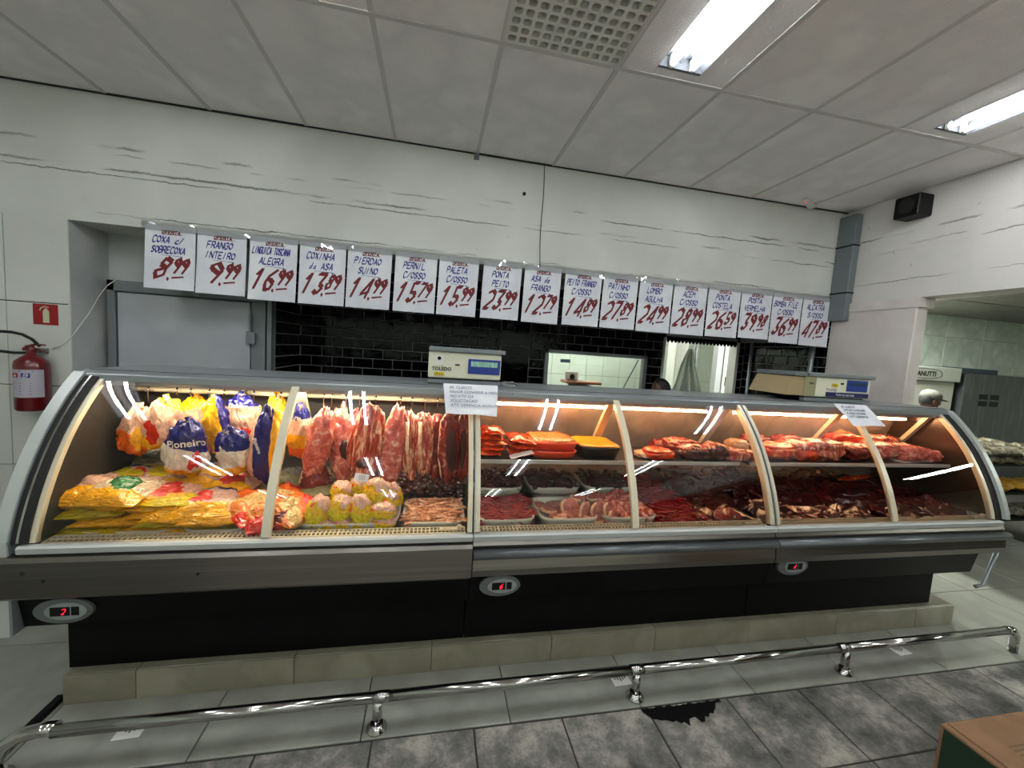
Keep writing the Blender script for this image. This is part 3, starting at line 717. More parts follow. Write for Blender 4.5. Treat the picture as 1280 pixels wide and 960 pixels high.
# pole, apron, cords behind doorway
def pt3(x, y, Y): return at(x, y, Y=Y)
pole = empty('steel_pole', (pt3(870, 440, 1.45).x, 1.45, 0)); tag(pole, 'grey vertical pole in the bright doorway with an apron hanging on it', 'pole')
MB().tube([(0, 0, 0), (0, 0, 2.6)], .016, 12).build('pole_tube', M_frame, pole)
ap = empty('apron', (pt3(860, 440, 1.40).x, 1.40, 1.72)); tag(ap, 'white plastic apron hanging in folds in the doorway', 'apron')
v = []; f = []; nu, nv = 25, 18
for j in range(nv + 1):
    t = j / nv
    for i in range(nu + 1):
        u = i / nu - .5; wdt = .06 + .44 * min(1, t * 1.5) ** .9
        x = u * wdt * (1.0) - (.10 * max(0, t - .35) if u < -.1 else 0); y = -.05 - .045 * math.cos(u * 22) * (.3 + t) * .8 + .02 * math.sin(9 * t)
        v.append((x, y, -t * 1.05))
for j in range(nv):
    for i in range(nu): q = j * (nu + 1) + i; f.append([q, q + nu + 1, q + nu + 2, q + 1])
MB().add(v, f, 0, True).build('apron_cloth', M_cloth, ap)
MB().tube([(-.02, -.05, -.02), (pole.location.x - ap.location.x - .012, .036, .06), (.02, -.05, -.02)], .004, 6).build('neck_loop', M_cloth, ap)
cd_ = empty('switch_cord', pt3(913, 433, 1.3)); tag(cd_, 'thick black cord with a switch hanging at the right of the doorway', 'cord')
c0 = Vector(cd_.location)
MB().tube([(0, 0, 1.0), (0, 0, 0), tuple(pt3(911, 450, 1.3) - c0), tuple(pt3(909, 468, 1.3) - c0)], .009, 8).build('cord', M_rubber, cd_)
p = pt3(908, 477, 1.3) - c0; MB().box(p.x - .02, p.x + .02, -.02, .02, p.z - .06, p.z + .06, bev=.008).build('switch', M_dark, cd_)
# thin dark cable outline on the wall of the cutting room
o0 = [pt3(918, 440, 2.95), pt3(903, 441, 2.95), pt3(900, 462, 2.95), pt3(898, 486, 2.95)]
tag(MB().tube(o0, .012, 6).build('wall_cable', M_rubber), 'thin black cable bent down the white wall seen through the doorway', 'cable')
# table scale seen through the window
ts = empty('table_scale', (pt3(724, 480, 1.6).x, 1.60, 1.02)); tag(ts, 'platform scale with copper coloured pan behind the window', 'scale')
zp = pt3(724, 476, 1.6).z - 1.02
MB().box(-.22, .26, -.14, .14, zp - .035, zp, bev=.012).build('pan', mat('copper_pan', (.62, .38, .28), .35, .7), ts)
MB().box(-.12, .14, -.10, .10, .0, zp - .05, bev=.01).build('body', mat('scale_body', (.3, .24, .22), .4), ts)
MB().box(-.20, -.02, -.02, .03, zp, zp + .13, bev=.02).build('readout', M_white, ts)
MB().lathe([(.035, 0), (.035, .006), (.02, .008)], (-.11, -.02, zp + .05), 16, M=Matrix.Rotation(PI / 2, 3, 'X')).build('knob', M_dark, ts)
MB().box(.0, .10, -.16, -.14, -.01, .05).build('plug_sockets', M_dark, ts)
tag(box('steel_table', 3.0, 4.9, 1.3, 1.95, 0, 1.02, M_steel, bev=.01), 'steel work table in the cutting room under the window', 'table')
p = pt3(706, 451, 1.15); tag(box('blue_label', p.x - .06, p.x + .06, 1.131, 1.133, p.z - .02, p.z + .02, mat('label_blue', (.45, .62, .70), .4)), 'small pale blue label stuck on the window glass', 'label')
lv = [pt3(798, 450, 1.3), pt3(790, 465, 1.3), pt3(777, 489, 1.3)]
wv = tag(MB().tube(lv, .006, 6).build('black_hose', M_rubber), 'thin black hose slanting down behind the right of the window', 'hose')
p = pt3(775, 491, 1.3); MB().lathe([(.0, -.04), (.03, -.03), (.042, 0), (.03, .03), (0, .04)], p, 12).build('hose_end', M_rubber, wv)
# ------------------------------------------------------------------ display counter
PROF = [(-1.250, 1.325), (-1.300, 1.278), (-1.350, 1.222), (-1.400, 1.160), (-1.445, 1.095), (-1.485, 1.025), (-1.520, .955), (-1.550, .885), (-1.573, .820), (-1.590, .765), (-1.598, .728)]
def off(pf, d):
    out = []
    for i, p in enumerate(pf):
        a = Vector(pf[max(0, i - 1)]); b2 = Vector(pf[min(len(pf) - 1, i + 1)]); t = (b2 - a).normalized(); nrm = Vector((t.y, -t.x)) # outward (towards -y,+z)
        if nrm.x > 0: nrm = -nrm
        out.append((p[0] + nrm.x * d, p[1] + nrm.y * d))
    return out
def band(d0, d1, pf=PROF): return off(pf, d1) + off(pf, d0)[::-1]
XJ = [.76, 2.452, 4.053, 5.66]
names = ['left counter section with flat steel front, holding hanging chickens and meats', 'middle counter section with grey round bumper and trays of red meat', 'right counter section at the far end holding rib slabs and dark meat slices']
for k in range(3):
    x0, x1 = XJ[k], XJ[k + 1]; r = empty('display_counter', ((x0 + x1) / 2, -1.2, 0)); tag(r, 'refrigerated glass ' + names[k], 'display counter', 'three joined sections of the butcher counter')
    Pn = lambda o: rel(o, r)
    xm = {0: 1.60, 1: 3.25, 2: 4.86}[k]
    # black front panel and recessed kick panel
    bp = MB(); bp.prism([(-1.60, .525), (-1.575, .385), (-1.50, .385), (-1.50, .66), (-1.58, .66)], x0, x1 - .004 if k < 2 else x1 - .12); Pn(bp.build('front_panel', M_black))
    kp = MB(); kp.box(max(x0, .825), x1 - .008 if k < 2 else x1 - .25, -1.48, -1.46, .13, .44); Pn(kp.build('kick_panel', M_kick))
    Pn(box('carcass', max(x0, .83) + .01, x1 - .02 if k < 2 else x1 - .25, -1.455, -.80, .128, .60, M_dark))
    if k == 0:
        gr_ = MB(); 
        for a_ in range(12):
            for c_ in range(9):
                if abs(a_ - 6) + abs(c_ - 4) < 7: gr_.box(1.02 + a_ * .009, 1.026 + a_ * .009, -1.4825, -1.48, .335 + c_ * .009, .341 + c_ * .009)
        Pn(gr_.build('vent_perforation', M_frame))
    # steel front
    if k == 0:
        sf = MB(); sf.prism([(-1.600, .690), (-1.628, .684), (-1.636, .668), (-1.638, .535), (-1.630, .525), (-1.600, .525)], x0 - .03, x1 - .003)
        Pn(sf.build('front_plate', M_steel))
        for px, py in ((53, 727), (247, 718), (27, 718)):
            p = at(px, py, Y=-1.64); Pn(MB().lathe([(.006, 0), (.006, .003), (.003, .004)], (p.x, -1.636, p.z), 10, M=Matrix.Rotation(PI / 2, 3, 'X')).build('rivet', M_rubber))
    else:
        sf = MB(); sf.prism([(-1.596, .690), (-1.600, .690), (-1.612, .668), (-1.604, .640), (-1.622, .612), (-1.628, .560), (-1.622, .528), (-1.596, .526)], x0 + .003, x1 + (.035 if k == 2 else -.003))
        Pn(sf.build('front_plate', M_steel))
        bm2 = MB(); bm2.prism([(-1.610 + .026 * math.cos(a) - .012, .632 + .022 * math.sin(a)) for a in [2 * PI * t / 20 for t in range(20)]], x0 + .003, x1 + (.045 if k == 2 else -.003), sm=True); Pn(bm2.build('bumper', M_bumper))
    # sill under the glass
    Pn(MB().prism([(-1.615, .722), (-1.622, .715), (-1.620, .694), (-1.600, .690), (-1.55, .690), (-1.55, .700), (-1.590, .716), (-1.595, .722)], x0 + (.02 if k == 0 else .002), x1 - .002).build('glass_sill', M_lalu))
    # perforated air grille
    g0 = MB(); xa = (.83 if k == 0 else x0 + .035); xb = x1 - .035; 
    for yy in (-1.582, -1.555, -1.528): g0.box(xa, xb, yy - .003, yy + .003, .716, .722)
    nb = int((xb - xa) / .0175)
    for i in range(nb + 1):
        x = xa + i * (xb - xa) / nb; g0.box(x - .0028, x + .0028, -1.582, -1.528, .716, .721)
    Pn(g0.build('air_grille', M_cream)); Pn(box('grille_channel', xa, xb, -1.59, -1.515, .66, .67, M_rubber)); Pn(box('grille_rear_wall', xa, xb, -1.520, -1.512, .60, .700, M_rubber))
    # interior
    Pn(box('deck', x0 + .02, x1 - .01, -1.512, -.86, .60, .686, M_deck))
    iw = MB(); iw.prism([(-.86, .60), (-.90, .96), (-1.015, 1.285), (-.98, 1.299), (-.86, .96), (-.82, .60)], x0 + .008, x1 - .004); Pn(iw.build('rear_panel', M_inner2 if k else M_inner))
    if k == 0: Pn(MB().prism(off(PROF, -.03) + [(-.87, .70), (-.87, 1.30)], x0 + .046, x0 + .050).build('side_liner', M_liner))
    # top
    tp = MB(); tp.prism([(-1.262, 1.335), (-1.268, 1.330), (-1.266, 1.286), (-1.258, 1.286), (-1.256, 1.300), (-1.235, 1.300), (-.80, 1.300), (-.80, 1.345), (-1.235, 1.350)], x0 - (.03 if k == 0 else 0) + .001, x1 - .001 + (.03 if k == 2 else 0)); Pn(tp.build('top_rail', M_alu))
    Pn(box('top_rail_seal', x0, x1, -1.253, -1.249, 1.3505, 1.3525, M_rubber)); Pn(box('light_hood', x0 + .02, x1 - .02, -1.215, -1.02, 1.284, 1.299, M_hood))
    # glass panes
    cuts = [x0 + (.06 if k == 0 else .026), xm - .004, xm + .004, x1 - (.026 if k < 2 else .05)]
    for a, b2 in ((cuts[0], cuts[1]), (cuts[2], cuts[3])):
        gp = off(PROF, -.004); v = [(x, p[0], p[1]) for p in gp for x in (a, b2)]; f = [[2 * i, 2 * i + 2, 2 * i + 3, 2 * i + 1] for i in range(len(gp) - 1)]
        o = Pn(MB().add(v, f, 0, True).build('glass_pane', M_glass))
    # ribs
    mid = MB(); mid.prism(band(-.018, .004), xm - .017, xm + .017, sm=False); Pn(mid.build('glass_rib', M_cream))
    ends = []
    if k == 0:
        Pn(MB().prism(band(-.02, .002), x0 + .045, x0 + .062).build('glass_rib', M_cream))
        Pn(MB().prism(band(-.05, .010), x0 - .008, x0 + .045).build('side_seal', M_rubber))
        Pn(MB().prism(band(-.02, .012), x0 + .012, x0 + .020).build('chrome_strip', M_chrome))
        ep = [(y, z) for y, z in off(PROF, .018)] + [(-1.610, .66), (-1.612, .375), (-.80, .375), (-.80, 1.33)]
        Pn(MB().prism(ep, x0 - .012, x0 - .006).build('end_panel', M_alu)); Pn(MB().prism(band(-.03, .022), x0 - .05, x0 - .008).build('end_trim', M_lalu))
        Pn(box('end_trim_foot', x0 - .05, x0 - .008, -1.62, -1.57, .375, .74, M_lalu))
    if k == 2:
        Pn(MB().prism(band(-.025, .002), x1 - .06, x1 - .038).build('glass_rib', M_cream))
        side = PROF + [(-.86, .728), (-.86, 1.325)]
        Pn(MB().prism(side, x1 - .035, x1 - .03).build('mirrored_side', mat('bronze_side', (.30, .25, .22), .25, .6)))
        Pn(MB().prism(band(-.05, .004), x1 - .03, x1 + .02).build('side_seal', M_rubber)); Pn(MB().prism(band(-.012, .022), x1 + .015, x1 + .05).build('end_trim', M_lalu))
        Pn(MB().tube([(x1 + .02, -1.60, .52), (x1 - .01, -1.585, .30), (x1 - .05, -1.57, .28)], .012, 8).build('end_bracket', M_alu))
    for xx in ([x0] if k else []):
        Pn(MB().prism(band(-.03, .006), xx + .006, xx + .028).build('glass_rib', M_cream))
        Pn(MB().prism(band(-.01, .010), xx + .0005, xx + .0065).build('joint_profile', M_alu))
    if k < 2: Pn(MB().prism(band(-.03, .006), x1 - .026, x1 - .006).build('glass_rib', M_cream))
    # sloping inner posts
    for xp in ([xm, x1 - .05] if k else [xm]):
        Pn(MB().prism([(-1.22, 1.285), (-1.19, 1.285), (-.985, .99), (-1.015, .99)], xp - .022, xp + .022).build('inner_post', M_cream))
    # shelf with price rail
    if k:
        sh = MB(); sh.box(x0 + .035, x1 - .04, -1.345, -.98, .975, .985); Pn(sh.build('shelf', M_deck)); Pn(MB().box(x0 + .032, x1 - .035, -1.352, -1.345, .970, .992, bev=.002).build('shelf_rail', M_lalu))
        for xx in (x0 + .04, xm, x1 - .05): Pn(MB().prism([(-1.34, .975), (-.93, .975), (-.93, .93)], xx - .004, xx + .004).build('shelf_bracket', M_cream))
        tb = MB().tube([(x0 + .10, -1.10, 1.248), (x1 - .10, -1.10, 1.248)], .008, 12); Pn(tb.build('tube_lamp', M_tubeW))
    else:
        tb = MB().tube([(x0 + .12, -1.236, 1.291), (x1 - .16, -1.236, 1.291)], .008, 12); Pn(tb.build('tube_lamp', M_tubeN))
        Pn(MB().tube([(x0 + .04, -1.09, 1.250), (x1 - .08, -1.09, 1.250)], .013, 12).build('hanging_rail', M_cream))
    # controller badge
    cx, cz = (.905, .457) if k == 0 else ((2.59, .469) if k == 1 else (4.19, .497))
    yb = -1.60 + (.525 - cz) * .18 - .003
    Mx = Matrix.Rotation(PI / 2, 3, 'X'); el_ = MB()
    def ell(mb_, rx, rz, y0, y1, dx=0):
        n_ = 32; mb_.prism([(cx + dx + rx * math.cos(2 * PI * t / n_), cz + rz * math.sin(2 * PI * t / n_)) for t in range(n_)], y0, y1, 'y')
    b1 = MB(); ell(b1, .096, .050, yb - .012, yb + .02); badge = Pn(b1.build('controller', mat('badge_grey', (.38, .40, .40), .35, .3)))
    b1 = MB(); ell(b1, .068, .034, yb - .016, yb - .010, .01); b1.build('controller_face', mat('badge_face', (.55, .57, .56), .35, .2), badge).parent = badge
    b1 = MB(); b1.box(cx - .038, cx + .024, yb - .018, yb - .015, cz - .016, cz + .018); b1.build('controller_display', M_dark, badge)
    b1 = MB(); b1.box(cx + .030, cx + .054, yb - .018, yb - .015, cz - .016, cz + .018); b1.build('controller_keys', M_dark, badge)
    dg = MB(); strokes(dg, ['2', '6', '4'][k], cx - .002, cz - .010, .022, .012, (.0011, .0014), y=yb - .0185, slant=.15); dg.build('led_digits', M_led, badge)
    if k == 1: dg = MB(); strokes(dg, '-', 0, 0, .01, .01, (.001, .001)) if '-' in G else None
    # loose metal slide clip on the sill
    for xx in (([x1 - .10] if k == 0 else [x1 - .11])):
        c = MB(); c.box(xx - .05, xx + .03, -1.575, -1.545, .723, .730, bev=.002); c.box(xx + .03, xx + .05, -1.57, -1.55, .723, .745, bev=.003); Pn(c.build('glass_catch', M_cream))
# ------------------------------------------------------------------ stainless bumper rail along the floor
br = empty('bumper_rail', (3.2, -1.77, 0)); tag(br, 'polished steel tube rail on short posts along the floor in front of the counter', 'rail')
def rail(a, b2, nm='rail_tube', r=.021): return rel(MB().tube([a, b2], r, 16).build(nm, M_chrome), br)
yr = -1.775
rel(MB().tube([(.845, yr - .03, .0), (.85, yr - .025, .06), (.872, yr - .015, .105), (.91, yr - .005, .128), (.965, yr, .135), (1.01, yr, .136)], .023, 16).build('elbow', M_chrome), br)
xsR = [1.01, 2.12, 3.24, 4.41, 5.57]
for a, b2 in zip(xsR, xsR[1:]): rail((a, yr + (a - 3) * .006, .136), (b2, yr + (b2 - 3) * .006, .136))
for a in xsR[1:-1]: rail((a - .05, yr + (a - 3) * .006, .136), (a + .01, yr + (a - 3) * .006, .136), 'sleeve', .0225)
rel(MB().tube([(5.55, yr + .016, .136), (5.60, yr + .016, .132), (5.625, yr + .016, .10), (5.63, yr + .016, 0)], .022, 14).build('elbow', M_chrome), br)
for xx in [2.085, 3.225, 4.415, .86]:
    y_ = yr + (xx - 3) * .006 if xx > 1 else yr - .03
    if xx > 1: rel(MB().tube([(xx, y_, 0), (xx, y_, .125)], .019, 14).build('post', M_chrome), br)
    rel(MB().lathe([(.040, 0), (.040, .006), (.026, .014), (.024, .026)], (xx, y_, .0), 20).build('flange', M_chrome), br)
for (xx, lb_) in ((1.165, 'square white floor drain under the rail near its left end'), (3.20, 'square white floor drain under the rail by its second post'), (4.915, 'square white floor drain under the rail toward its right end')):
    d = empty('floor_drain', (xx, -1.665, .0015), (0, 0, .05)); tag(d, lb_, 'drain')
    MB().box(-.045, .045, -.045, .045, 0, .003, bev=.001).build('plate', M_white, d)
    s_ = MB()
    for q_ in range(5): s_.box(-.030 + q_ * .0135, -.024 + q_ * .0135, -.022 + abs(q_ - 2) * .006, .022 - abs(q_ - 2) * .006, .0032, .0036)
    s_.build('slots', M_rubber, d)

# cardboard box bottom right
cb = empty('cardboard_box', (4.06, -2.35, 0)); tag(cb, 'brown cardboard box with a dark green side in the bottom right corner', 'cardboard box')
MB().box(0, .56, -.42, 0, 0, .345, bev=.004).build('carton', M_cardb, cb); MB().box(-.0015, 0, -.40, -.012, .03, .335).build('green_panel', M_green, cb)
MB().box(.02, .27, -.41, -.008, .3455, .349).build('lid_flap', M_cardb, cb)
lp = MB(); 
for k in range(9):
    lp.box(.12 + .0 * k, .34, -.11 - k * .014, -.105 - k * .014, .3495, .3497)
lp.build('printed_lines', mat('brown_print', (.36, .30, .2), .8), cb)
# ------------------------------------------------------------------ scales and notes on the counter top
def scale(x0, x1, y, z0, z1, label, two=False):
    r = empty('weighing_scale', ((x0 + x1) / 2, y, z0)); tag(r, label, 'scale'); hw = (x1 - x0) / 2; h = z1 - z0
    dp = .30
    MB().box(-hw, hw, 0, dp, .03, h - .025, bev=.006).build('housing', M_cream_p, r)
    MB().box(-hw, hw + .02, -.012, dp, h - .024, h, bev=.004).build('weighing_pan', M_frame, r)
    MB().box(-hw, hw - .02, .02, dp - .02, .0, .03, bev=.004).build('base', M_dark, r)
    MB().box(-hw + .0, hw - .0, -.01, .02, .003, .022).build('foot_bar', M_frame, r)
    return r, hw, h
z0 = 1.352
r, hw, h = scale(2.213, 2.605, -1.16, z0, z0 + .195, 'cream weighing scale with blue display standing left on the counter top')
dsp = MB().box(.015, .19, -.004, .002, .06, .14).build('display_panel', M_blue, r); MB().box(.03, .175, -.006, -.003, .10, .128).build('screen', M_lcd, dsp)
MB().box(-.165, -.115, -.003, .002, .095, .155, bev=.004).build('badge', M_white, r); MB().lathe([(.010, 0), (.010, .004)], (-.14, -.002, .135), 16, M=Matrix.Rotation(PI / 2, 3, 'X')).build('badge_dot', M_dark, r)
text('brand_lettering', 'TOLEDO', .026, M_dark, frame((-.125, -.0015, .078)), r, bold=.0006); MB().box(-.165, -.11, -.003, .0, .042, .062, bev=.001).build('yellow_sticker', M_yel, r)
text('sticker_lettering', 'Prix 4', .014, M_dark, frame((-.137, -.0035, .052)), r); MB().box(-.055, -.03, -.002, .001, .10, .108).build('slot', M_dark, r)
xa = at(972, 480, Y=-1.10).x; xb = at(1077, 480, Y=-1.10).x
r, hw, h = scale(xa + .14, xb, -1.16, z0, z0 + .185, 'weighing scale with beige side and blue strip standing right on the counter top')
MB().prism([(-hw - .14, .035), (-hw, .035), (-hw, .155), (-hw - .08, .155)], .0, .30, 'y').build('beige_end', M_beige, r); MB().box(-hw - .09, -hw + .02, -.012, .30, h - .024, h).build('pan_end', M_frame, r)
MB().box(-hw, -hw + .09, -.004, .001, .035, .158).build('olive_panel', mat('olive_panel', (.55, .54, .40), .5), r)
dsp = MB().box(.07, hw - .03, -.004, .001, .075, .150).build('display_panel', M_blue, r); MB().box(.085, hw - .045, -.006, -.003, .115, .135).build('screen', mat('dim_lcd', (.10, .20, .32), .3), dsp)
st_ = MB().box(-.09, hw - .015, -.005, .001, .035, .065).build('blue_strip', M_navy, r); text('strip_lettering', 'Tudo na sua casa', .022, M_white, frame((.06, -.0055, .05)), st_)
text('brand_lettering', 'TOLEDO', .022, M_blue_ink, frame((-.05, -.001, .080)), r); MB().box(-.05, .0, -.002, .001, .10, .122).build('yellow_sticker', M_yel, r); MB().box(.02, .045, -.002, .001, .118, .130).build('slot', M_dark, r)
text('sticker_lettering', 'PRIX', .018, M_dark, frame((-hw + .055, -.0045, .115)), r); text('sticker_lettering', 'Prix', .014, M_dark, frame((-.025, -.0025, .111)), r)

def note(name, corners, label, lines, textc):
    """corners TL,TR,BR,BL world points on the sloping glass"""
    r = empty(name, corners[0]); tag(r, label, 'notice'); c = [Vector(p) - corners[0] for p in corners]
    def P(u, t):
        return (c[0] * (1 - u) + c[1] * u) * (1 - t) + (c[3] * (1 - u) + c[2] * u) * t
    nrm = (c[1] - c[0]).cross(c[3] - c[0]).normalized()
    if nrm.y > 0: nrm = -nrm
    v = []; f = []
    for j in range(9):
        for i in range(11):
            u, t = i / 10, j / 8; v.append(P(u, t) + nrm * (.004 * math.sin(8 * u + 3 * t) * t + .006))
    for j in range(8):
        for i in range(10): q = j * 11 + i; f.append([q, q + 11, q + 12, q + 1])
    n_ = len(v); sh = MB().add(v + [p - nrm * .001 for p in v], f + [[a + n_ for a in q][::-1] for q in f], 0, True).build('paper', M_paper, r)
    for k, t in enumerate(lines):
        tt = .15 + .15 * k; U = c[1].normalized(); V = (c[0] - c[3]).normalized()
        M_ = frame(P(.10, tt) + nrm * .013, U, V); text('writing', t, (c[3] - c[0]).length * .12, textc, M_, r, align='LEFT', shear=.2)
    return r
def gl(x, y):   # a point on the curved glass seen at a picture position of the photograph, as a real surface point
    best = None
    for i in range(len(PROF) - 1):
        a, b2 = PROF[i], PROF[i + 1]
        for s in range(6):
            t = s / 6; Y = a[0] + (b2[0] - a[0]) * t; Z = a[1] + (b2[1] - a[1]) * t; p = at(x, y, Y=Y)
            e = abs(p.z - Z)
            if best is None or e < best[0]: best = (e, p)
    return best[1]
note('paper_notice', [at(554, 480, Y=-1.275), at(622, 483, Y=-1.275), at(621, 521, Y=-1.385), at(557, 517, Y=-1.385)], 'white handwritten paper notice taped to the glass below the left scale', ['SR. CLIENTE,', 'FAVOR CONFERIR A MERCADORIA', 'NO ATO DA', 'SOLICITACAO.', 'ATT. GERENCIA ACOUGUE'], M_grey_ink)
note('paper_notice', [at(1041, 505, Y=-1.275), at(1081, 507, Y=-1.275), at(1107, 533, Y=-1.36), at(1066, 533, Y=-1.36)], 'white paper notice slanting over the glass below the right scale', ['SR. CLIENTE,', 'FAVOR CONFERIR', 'A MERCADORIA', 'ATT. GERENCIA'], M_grey_ink)
# small wire dish on the counter
dsh = empty('metal_dish', tuple(at(635, 488, Y=-1.12))); dsh.location.z = 1.352; tag(dsh, 'small chrome wire dish on the counter top beside the left scale', 'dish')
MB().tube([(.05 * math.cos(t * PI / 8), .035 * math.sin(t * PI / 8), .004) for t in range(17)], .003, 6).build('rim', M_chrome, dsh); MB().tube([(-.05, 0, .004), (-.03, 0, .022), (.03, 0, .022), (.05, 0, .004)], .003, 6).build('handle', M_chrome, dsh)
# ------------------------------------------------------------------ food: shapes and skins
ORD = ['first', 'second', 'third', 'fourth', 'fifth', 'sixth', 'seventh', 'eighth', 'ninth', 'tenth', 'eleventh']
def blob_data(sx, sy, sz, seed, amp=.12, freq=2.2, seg=20, ring=12, pear=0.0, sq=1.0, bend=0.0, fine=.0, m=None, pleat=0.0):
    v = []; f = []; o_ = Vector((seed * 3.1, seed * 1.7, seed))
    def sp(c): return math.copysign(abs(c) ** sq, c)
    for j in range(1, ring):
        th = PI * j / ring
        for i in range(seg):
            ph = 2 * PI * i / seg; d = Vector((sp(math.sin(th)) * sp(math.cos(ph)), sp(math.sin(th)) * sp(math.sin(ph)), sp(math.cos(th))))
            k = 1 + amp * (noise.noise(d * freq + o_)) * 1.6 + fine * noise.noise(d * freq * 4 + o_)
            if pleat: k += pleat * max(0, d.z + .1) * (math.sin(ph * 9 + seed) + .6 * math.sin(ph * 14 + 2 * seed)) * (.6 + noise.noise(d * 3 + o_))
            k2 = 1 - pear * (d.z * .5 + .5)
            v.append(Vector((d.x * sx * k * k2 + bend * d.z * d.z * sx, d.y * sy * k * k2, d.z * sz * k)) * .5)
    v.append(Vector((bend * sx * .5, 0, sz / 2))); v.append(Vector((bend * sx * .5, 0, -sz / 2))); t = len(v) - 2
    for j in range(ring - 2):
        for i in range(seg): a = j * seg + i; b2 = j * seg + (i + 1) % seg; f.append([a, a + seg, b2 + seg, b2])
    for i in range(seg): f.append([t, i, (i + 1) % seg]); a = (ring - 2) * seg; f.append([a + (i + 1) % seg, a + i, t + 1])
    me = bpy.data.meshes.new('piece'); me.from_pydata([tuple(p) for p in v], [], f); me.polygons.foreach_set('use_smooth', [True] * len(f)); me.update()
    if m: me.materials.append(m)
    return me
def zone_mat(name, ramp, axis, warp=.12, patches=(), rough=.18, bump=.4, wscale=5):
    m = bpy.data.materials.new(name); m.use_nodes = True; N = m.node_tree.nodes; L = m.node_tree.links; b = N['Principled BSDF']
    tc = N.new('ShaderNodeTexCoord'); oi = N.new('ShaderNodeObjectInfo')
    add = N.new('ShaderNodeVectorMath'); add.operation = 'ADD'; L.new(tc.outputs['Generated'], add.inputs[0]); L.new(oi.outputs['Random'], add.inputs[1])
    n = N.new('ShaderNodeTexNoise'); n.inputs['Scale'].default_value = wscale; L.new(add.outputs[0], n.inputs[0])
    d = N.new('ShaderNodeVectorMath'); d.operation = 'DOT_PRODUCT'; L.new(tc.outputs['Generated'], d.inputs[0]); d.inputs[1].default_value = axis
    ma = N.new('ShaderNodeMath'); ma.operation = 'MULTIPLY_ADD'; L.new(n.outputs[0], ma.inputs[0]); ma.inputs[1].default_value = warp; L.new(d.outputs['Value'], ma.inputs[2])
    mb_ = N.new('ShaderNodeMath'); mb_.operation = 'SUBTRACT'; L.new(ma.outputs[0], mb_.inputs[0]); mb_.inputs[1].default_value = warp / 2
    r = N.new('ShaderNodeValToRGB'); r.color_ramp.interpolation = 'CONSTANT'; L.new(mb_.outputs[0], r.inputs[0]); e = r.color_ramp.elements
    e[0].position = 0; e[0].color = (*lin(ramp[0][1]), 1); e[1].position = ramp[1][0]; e[1].color = (*lin(ramp[1][1]), 1)
    for p, c in ramp[2:]: q = e.new(p); q.color = (*lin(c), 1)
    out = r.outputs[0]
    for (ctr, rad, col) in patches:
        s = N.new('ShaderNodeVectorMath'); s.operation = 'DISTANCE'; L.new(tc.outputs['Generated'], s.inputs[0]); s.inputs[1].default_value = ctr
        q = N.new('ShaderNodeMath'); q.operation = 'MULTIPLY_ADD'; L.new(n.outputs[0], q.inputs[0]); q.inputs[1].default_value = .35; L.new(s.outputs['Value'], q.inputs[2])
        c = N.new('ShaderNodeMath'); c.operation = 'LESS_THAN'; L.new(q.outputs[0], c.inputs[0]); c.inputs[1].default_value = rad + .175
        mx = N.new('ShaderNodeMix'); mx.data_type = 'RGBA'; L.new(c.outputs[0], mx.inputs[0]); L.new(out, mx.inputs[6]); mx.inputs[7].default_value = (*lin(col), 1); out = mx.outputs[2]
    # mottling of what shows through the film
    n3 = N.new('ShaderNodeTexNoise'); n3.inputs['Scale'].default_value = 9; n3.inputs['Detail'].default_value = 5; L.new(add.outputs[0], n3.inputs[0])
    mr = N.new('ShaderNodeMapRange'); L.new(n3.outputs[0], mr.inputs[0]); mr.inputs[1].default_value = .3; mr.inputs[2].default_value = .7; mr.inputs[3].default_value = .72; mr.inputs[4].default_value = 1.1
    vm = N.new('ShaderNodeVectorMath'); vm.operation = 'SCALE'; L.new(out, vm.inputs[0]); L.new(mr.outputs[0], vm.inputs['Scale'])
    L.new(vm.outputs[0], b.inputs['Base Color']); b.inputs['Roughness'].default_value = rough
    nb = N.new('ShaderNodeTexNoise'); nb.inputs['Scale'].default_value = 5; nb.inputs['Detail'].default_value = 1.5; nb.inputs['Distortion'].default_value = 1.5; L.new(add.outputs[0], nb.inputs[0])
    bp = N.new('ShaderNodeBump'); bp.inputs['Strength'].default_value = min(1, bump * 1.5); bp.inputs['Distance'].default_value = .02; L.new(nb.outputs[0], bp.inputs['Height']); L.new(bp.outputs[0], b.inputs['Normal'])
    return m
PK, YE, BL, RO, OR, GR, WH = (.86, .66, .56), (.93, .66, .04), (.09, .09, .40), (.86, .16, .08), (.95, .42, .06), (.12, .42, .22), (.86, .82, .76)
